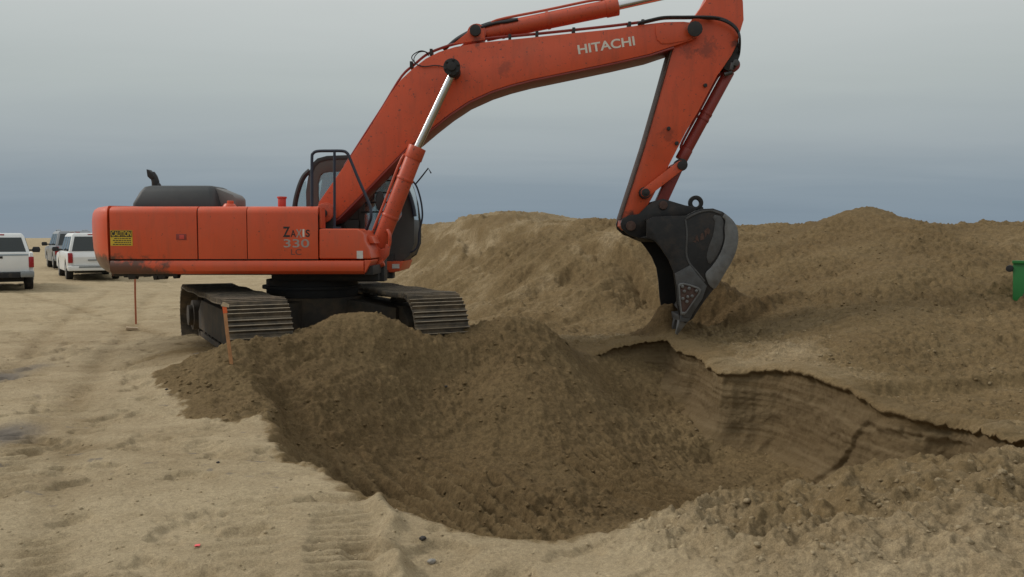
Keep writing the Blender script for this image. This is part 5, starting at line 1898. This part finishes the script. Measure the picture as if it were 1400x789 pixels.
def vehicle(name, label, corner, which, heading, kind, paint, L=5.5, Wd=2.0, H=1.86):
    """parked vehicle seen from behind. local x forward with 0 at the rear bumper, y to the left"""
    fwd = Vector((-math.sin(heading), math.cos(heading), 0))
    rgt = Vector((math.cos(heading), math.sin(heading), 0))
    rear = Vector((corner[0], corner[1], 0)) + rgt * ((Wd / 2) * (1 if which == 'left' else -1))
    mid = rear + fwd * (L / 2)
    rz = math.atan2(fwd.y, fwd.x)
    z0 = min(gz(*(rear + fwd * .9).xy), gz(*(rear + fwd * (L - 1)).xy))
    v = empty(name, (mid.x, mid.y, z0), rz)
    hw = Wd / 2
    o = L / 2

    def add(m, nm, mat, parent=v, bevel=0.0, smooth=35):
        m.v = [Vector((p.x - o, p.y, p.z)) for p in m.v]
        return m.build(nm, mat, parent, bevel=bevel, smooth=smooth, local=True)

    wb0, wb1, wr = 1.15, L - 1.0, .39
    # body side profile with wheel arches
    belt = 1.18 if kind == 'pickup' else 1.14
    prof = [(.10, .52)]
    def arch(xc):
        return [(xc + .47 * math.cos(a), .40 + .47 * math.sin(a)) for a in [math.pi - math.pi * k / 12 for k in range(13)] if .40 + .47 * math.sin(a) > .43]
    prof += [(wb0 - .5, .46)] + arch(wb0) + [(wb0 + .5, .36), (wb1 - .5, .36)] + arch(wb1) + [(wb1 + .5, .42), (L - .05, .45), (L, .70), (L - .06, .98), (L - .35, 1.08), (L - 1.35, belt)]
    if kind == 'pickup':
        prof += [(1.95, belt), (1.95, .80), (.10, .80)]
    else:
        prof += [(.12, belt), (.03, .95)]
    m = MB()
    m.prism(prof, -hw, hw)
    body = add(m, 'body', paint, bevel=.05)
    # dark chassis below
    m = MB()
    m.box(.25, L - .3, -hw + .28, hw - .28, .30, .50)
    m.box(wb0 - .08, wb0 + .08, -hw + .1, hw - .1, .30, .46)
    m.box(wb1 - .08, wb1 + .08, -hw + .1, hw - .1, .30, .46)
    add(m, 'chassis', 'tyre')
    # wheels
    for xc in (wb0, wb1):
        for s in (-1, 1):
            m = MB()
            loops = []
            for yy, rr in ((-.13, wr - .07), (-.12, wr - .02), (-.07, wr), (.07, wr), (.12, wr - .02), (.13, wr - .07)):
                loops.append([(xc + rr * math.cos(a), s * (hw - .14) + yy, wr + rr * math.sin(a)) for a in [2 * math.pi * k / 28 for k in range(28)]])
            m.loft(loops)
            w = add(m, 'wheel', 'tyre')
            m = MB()
            m.cyl((xc, s * (hw - .03), wr), (xc, s * (hw - .005), wr), wr * .62, n=20)
            m.cyl((xc, s * (hw - .006), wr), (xc, s * (hw + .012), wr), wr * .2, n=12)
            add(m, 'rim', 'rim', w, bevel=.006)
    # greenhouse: lofted in height
    if kind == 'pickup':
        gx = [(2.02, L - 1.40), (2.20, L - 2.05)]
    else:
        gx = [(.14, L - 1.40), (.42, L - 2.1)]
    def gl(xa, xb, w, z):
        return [(xa, -w, z), (xb, -w, z), (xb, w, z), (xa, w, z)]
    zr = H
    m = MB()
    m.loft([gl(gx[0][0], gx[0][1], hw - .06, belt - .02), gl(gx[1][0] - .03, gx[1][1] + .06, hw - .22, zr - .10), gl(gx[1][0] + .06, gx[1][1] - .1, hw - .30, zr)])
    cabn = add(m, 'cabin', paint, bevel=.04)
    # glass set just proud of the cabin faces
    def lerp(a, b, t): return a + (b - a) * t
    def rowpt(t, wm=0.0):
        """x at the rear, x at the front and half width at height fraction t"""
        return lerp(gx[0][0], gx[1][0] - .03, t), lerp(gx[0][1], gx[1][1] + .06, t), lerp(hw - .06, hw - .22, t), lerp(belt - .02, zr - .10, t)
    t0, t1 = (.10, .93) if kind != 'pickup' else (.12, .92)
    r0, f0, w0, za = rowpt(t0)
    r1, f1, w1, zb_ = rowpt(t1)
    g = .012
    m = MB()
    m.loft([[(r0 - g, -w0 + .10, za), (r0 - g, w0 - .10, za), (r0 + .02, w0 - .10, za), (r0 + .02, -w0 + .10, za)],
            [(r1 - g, -w1 + .10, zb_), (r1 - g, w1 - .10, zb_), (r1 + .02, w1 - .10, zb_), (r1 + .02, -w1 + .10, zb_)]])
    add(m, 'rear_window', 'dark_glass', cabn)
    m = MB()
    m.loft([[(f0 + g, -w0 + .10, za), (f0 + g, w0 - .10, za), (f0 - .02, w0 - .10, za), (f0 - .02, -w0 + .10, za)],
            [(f1 + g, -w1 + .10, zb_), (f1 + g, w1 - .10, zb_), (f1 - .02, w1 - .10, zb_), (f1 - .02, -w1 + .10, zb_)]])
    add(m, 'windscreen', 'dark_glass', cabn)
    nwin = 2 if kind == 'pickup' else 3
    for s in (-1, 1):
        for k in range(nwin):
            a0, a1 = (k + .10) / nwin, (k + .92) / nwin
            p = []
            for (rr_, ff_, ww, zq) in ((r0, f0, w0, za), (r1, f1, w1, zb_)):
                xa, xb = lerp(rr_ + .12, ff_ - .12, a0), lerp(rr_ + .12, ff_ - .12, a1)
                p.append([(xa, s * (ww + g), zq), (xb, s * (ww + g), zq), (xb, s * (ww - .02), zq), (xa, s * (ww - .02), zq)])
            m = MB()
            m.loft(p)
            add(m, 'side_window', 'dark_glass', cabn)
    # mirrors
    for s in (-1, 1):
        m = MB()
        xm = f0 - .35
        m.loft([[(xm + dx, s * (hw + .02 + yy), belt + .10 + zz) for (yy, zz) in ((.02, -.09), (.24, -.10), (.27, 0), (.24, .10), (.04, .10), (0, 0))] for dx in (-.04, .05, .10)])
        m.box(xm, xm + .05, min(s * (hw - .08), s * (hw + .06)), max(s * (hw - .08), s * (hw + .06)), belt + .05, belt + .11)
        add(m, 'mirror', 'cab_dark', bevel=.015)
    # rear end
    if kind == 'pickup':
        for s in (-1, 1):
            m = MB()
            m.box(.06, 1.96, min(s * (hw - .10), s * (hw - .004)), max(s * (hw - .10), s * (hw - .004)), .78, 1.235)
            add(m, 'bed_side', paint, bevel=.03)
        m = MB()
        m.box(.03, .11, -hw + .125, hw - .125, .62, 1.225)
        gate = add(m, 'tailgate', paint, bevel=.02)
        m = MB()
        m.box(.018, .029, -hw + .14, hw - .14, 1.145, 1.175)
        add(m, 'stripe', 'stripe_blue', gate)
        m = MB()
        m.box(.012, .028, -.16, .16, 1.05, 1.12)
        add(m, 'gate_handle', 'tyre', gate, bevel=.008)
        lz0, lz1, lw = .76, 1.10, .15
        for s in (-1, 1):
            m = MB()
            ya, yb = sorted((s * (hw - .135), s * (hw + .012)))
            m.box(.015, .30, ya, yb, lz0, lz1)
            add(m, 'tail_lamp', 'tail_red', bevel=.02)
        m = MB()
        m.box(-.12, .12, -.62, .62, .44, .60)
        add(m, 'bumper_step', 'tyre', bevel=.02)
        for s in (-1, 1):
            m = MB()
            ya, yb = sorted((s * .625, s * (hw + .01)))
            m.box(-.14, .20, ya, yb, .45, .64)
            add(m, 'bumper_end', 'bumper_grey', bevel=.03)
        m = MB()
        m.box(-.135, -.121, .02, .34, .455, .60)
        add(m, 'licence_plate', 'sign_yellow')
        m = MB()
        m.box(gx[1][0] - .02, gx[1][0] + .05, -.20, .20, zr - .075, zr - .035)
        add(m, 'brake_lamp', 'tail_red', cabn, bevel=.005)
    else:
        m = MB()
        m.loft([[(.035, -hw + .20, .62), (.035, hw - .20, .62), (.09, hw - .20, .62), (.09, -hw + .20, .62)], [(.005, -hw + .20, .95), (.005, hw - .20, .95), (.06, hw - .20, .95), (.06, -hw + .20, .95)],
                [(.10, -hw + .18, belt - .03), (.10, hw - .18, belt - .03), (.15, hw - .18, belt - .03), (.15, -hw + .18, belt - .03)]])
        gate = add(m, 'tailgate', paint, bevel=.012)
        m = MB()
        m.box(-.012, .02, -.28, .28, .80, .86)
        add(m, 'badge_bar', 'bumper_grey', gate, bevel=.006)
        for s in (-1, 1):
            m = MB()
            ya, yb = sorted((s * (hw - .185), s * (hw - .02)))
            m.box(-.005, .20, ya, yb, .72, 1.12)
            add(m, 'tail_lamp', 'tail_red', bevel=.02)
        m = MB()
        m.box(-.10, .22, -hw - .005, hw + .005, .40, .60)
        add(m, 'bumper', paint if kind == 'suv_white' else 'bumper_grey', bevel=.05)
        m = MB()
        m.box(-.106, -.098, -.62, .62, .515, .59)
        add(m, 'bumper_step', 'bumper_grey')
        m = MB()
        m.box(gx[1][0] - .03, gx[1][0] + .05, -.22, .22, zr - .085, zr - .05)
        add(m, 'brake_lamp', 'tail_red', cabn, bevel=.005)
        for s in (-1, 1):
            m = MB()
            m.tube([(gx[1][0] + .3, s * (hw - .36), zr - .01), (gx[1][0] + .35, s * (hw - .36), zr + .05), (gx[1][1] - .35, s * (hw - .36), zr + .05), (gx[1][1] - .25, s * (hw - .36), zr - .01)], .02, 6)
            add(m, 'roof_rail', 'bumper_grey', cabn)
    # front end, seen only from elsewhere
    m = MB()
    m.box(L - .04, L + .06, -hw + .02, hw - .02, .42, .60)
    add(m, 'front_bumper', 'bumper_grey', bevel=.03)
    m = MB()
    m.box(L - .06, L + .008, -.55, .55, .66, .92)
    add(m, 'grille', 'tyre', bevel=.01)
    for s in (-1, 1):
        m = MB()
        ya, yb = sorted((s * .58, s * .94))
        m.box(L - .12, L + .004, ya, yb, .70, .92)
        add(m, 'headlamp', 'bumper_grey', bevel=.02)
    tag(v, label, 'pickup truck' if kind == 'pickup' else 'car', 'vehicles parked on the flat sand')
    return v


vehicle('pickup_truck', 'white pickup truck with blue tailgate stripe and yellow licence plate', (-15.30, 26.9), 'right', R(30.5), 'pickup', 'white_paint', 5.7, 2.0, 1.86)
vehicle('parked_car', 'white utility vehicle parked close behind the orange counterweight', (-17.75, 33.6), 'left', R(32.5), 'suv_white', 'white_paint', 5.5, 2.02, 1.93)
vehicle('parked_car', 'silver grey utility vehicle parked beyond the white one', (-22.6, 41.6), 'left', R(34.0), 'suv_silver', 'silver_paint', 5.0, 1.95, 1.90)


# ------------------------------------------------------------------ survey stakes and small things
def stake(name, p0, p1, w, t, mat, label, tip=None, group=None):
    a, b = Vector(p0), Vector(p1)
    loc = a.copy()
    o = empty(name, loc)
    d = (b - a).normalized()
    s = d.cross(Vector((0, 1, 0))).normalized()
    q = s.cross(d).normalized()
    m = MB()
    def lp(p, k=1.0): return [p + s * (w * k) + q * t, p - s * (w * k) + q * t, p - s * (w * k) - q * t, p + s * (w * k) - q * t]
    e = a - d * .28
    m.loft([lp(e, .15), lp(a - d * .1), lp(a.lerp(b, .5) + s * .006), lp(b)])
    m.build('lath', mat, o, bevel=.003)
    if tip:
        m = MB()
        m.loft([lp(b - d * tip[1], 1.12), lp(b + d * .004, 1.12)])
        m.v = [p + (p - (b - d * tip[1] * .5)).normalized() * .003 for p in m.v]
        m.build('painted_tip', tip[0], o, bevel=.002)
    tag(o, label, 'stake', group)
    return o


bs = ground_hit(316.5, 497)
tp = at(306.5, 416, bs.y)
s1 = stake('survey_stake', bs, tp, .019, .008, 'stake_wood', 'leaning wooden survey stake with orange tip beside the crawler track', ('flag_orange', .10))
m = MB()
k0 = tp
m.loft([[k0 + Vector((-.035, -.014, -.02)), k0 + Vector((.055, -.014, -.035)), k0 + Vector((.06, -.014, .0)), k0 + Vector((-.01, -.014, .03))],
        [k0 + Vector((-.035, -.009, -.02)), k0 + Vector((.055, -.009, -.035)), k0 + Vector((.06, -.009, .0)), k0 + Vector((-.01, -.009, .03))]])
m.build('ribbon', 'stake_pale', s1)
bs = ground_hit(186, 444)
stake('survey_stake', bs, bs + Vector((.01, 0, 1.15)), .017, .007, 'stake_red', 'thin reddish upright survey stake under the counterweight')
for (px, py, Y, dx, lab) in ((180, 452, 16.0, .10, 'short pale wood scrap on the sand by the thin stake'),):
    p = ground_hit(px, py)
    z = p.z
    m = MB()
    m.box(-.10, .10, -.03, .03, 0, .05)
    o = m.build('wood_scrap', 'stake_pale', None, bevel=.006)
    o.location = (p.x, p.y, z - .005)
    o.rotation_euler = (0.1, .1, .4)
    tag(o, lab, 'wood scrap')
p = ground_hit(418, 440)
m = MB()
m.box(-.11, .11, -.025, .025, -.012, .012)
o = m.build('wood_lath', 'stake_pale', None, bevel=.003)
o.location = (p.x, p.y, p.z + .012)
o.rotation_euler = (0, -.10, .15)
tag(o, 'broken pale lath lying on the dirt at the crawler track', 'lath')
# pink survey flag lying flat
p = ground_hit(270, 748)
m = MB()
m.add([(-.022, -.014, 0), (.004, -.018, .008), (.024, -.01, .004), (.02, .018, .012), (-.006, .02, .004), (-.026, .012, .008)], [(0, 1, 2, 3, 4, 5)])
m.add([(-.022, -.014, -.004), (.004, -.018, .004), (.024, -.01, .0), (.02, .018, .008), (-.006, .02, .0), (-.026, .012, .004)], [(5, 4, 3, 2, 1, 0)])
m.f += [[i, i + 6, (i + 1) % 6 + 6, (i + 1) % 6] for i in range(6)]
o = m.build('marker_scrap', 'flag_pink')
o.location = (p.x, p.y, gz(p.x, p.y) + .004)
o.scale = (.6, .6, .6)
tag(o, 'small bright pink scrap of survey tape lying on the pale sand', 'tape scrap')
# dark stones
for (px, py, s, lab) in ((228, 533, .018, 'small black stone on the pale sand near the dark spoil edge'), (298, 633, .015, 'black pebble on the pale flat beside the pit lip'),
                         (578, 738, .022, 'dark grey stone at the front lip of the pit'), (590, 770, .024, 'pale grey rounded stone on the sand before the pit'), (610, 530, .022, 'black stone on the brown pit slope')):
    p = ground_hit(px, py)
    rng = random.Random(px)
    bm = bmesh.new()
    bmesh.ops.create_icosphere(bm, subdivisions=2, radius=s)
    for vtx in bm.verts:
        vtx.co *= rng.uniform(.82, 1.12)
        vtx.co.z *= .6
    me2 = bpy.data.meshes.new('stone')
    bm.to_mesh(me2)
    bm.free()
    me2.materials.append(MATS['coal_black' if 'black' in lab or 'dark' in lab else 'pale_stone'])
    o = bpy.data.objects.new('stone', me2)
    col.objects.link(o)
    o.location = (p.x, p.y, gz(p.x, p.y) + s * .3)
    tag(o, lab, 'stone')

# ------------------------------------------------------------------ green skip at the right edge, dug into the slope
sk = at(1385, 419, 12.3)
zsk = sk.z
SK = empty('green_skip', (sk.x, 12.3, zsk), R(-33))
tag(SK, 'green painted steel skip with an earth-stained side on the slope', 'skip')
h_ = at(1385, 358, 12.3).z - zsk
wd, dp, t_ = 1.6, .9, .03
m = MB()
m.loft([[(0, 0, -.3), (wd, 0, -.3), (wd, dp, -.3), (0, dp, -.3)], [(-.02, 0, h_), (wd + .02, 0, h_), (wd + .02, dp, h_), (-.02, dp, h_)],
        [(.01, t_, h_), (wd - .01, t_, h_), (wd - .01, dp - t_, h_), (.01, dp - t_, h_)], [(.03, t_, .05), (wd - .03, t_, .05), (wd - .03, dp - t_, .05), (.03, dp - t_, .05)]])
m.build('tub', 'green_paint', SK, bevel=.01, local=True)
m = MB()
m.box(-.03, wd + .03, -.035, -.002, h_ - .025, h_ + .02)
m.build('rim_bar', 'green_paint', SK, bevel=.008, local=True)
m = MB()
m.cyl((-.06, -.02, h_ - .10), (-.06, .12, h_ - .10), .05, n=16)
m.cyl((-.07, .05, h_ - .10), (.02, .05, h_ - .10), .045, n=12)
m.build('lifting_lug', 'dark_steel', SK, bevel=.008, local=True)
m = MB()
loops = []
for dy, s_ in ((0.0, 1.0), (-.03, .95), (-.06, .7), (-.07, .3)):
    loops.append([(.27 + .15 * s_ * math.cos(a) * (1 + .08 * math.sin(3 * a)), -.001 + dy, .13 + .15 * s_ * math.sin(a)) for a in [2 * math.pi * k / 20 for k in range(20)]])
m.loft(loops)
m.build('rust_cap', 'rusty_plate', SK, smooth=60, local=True)
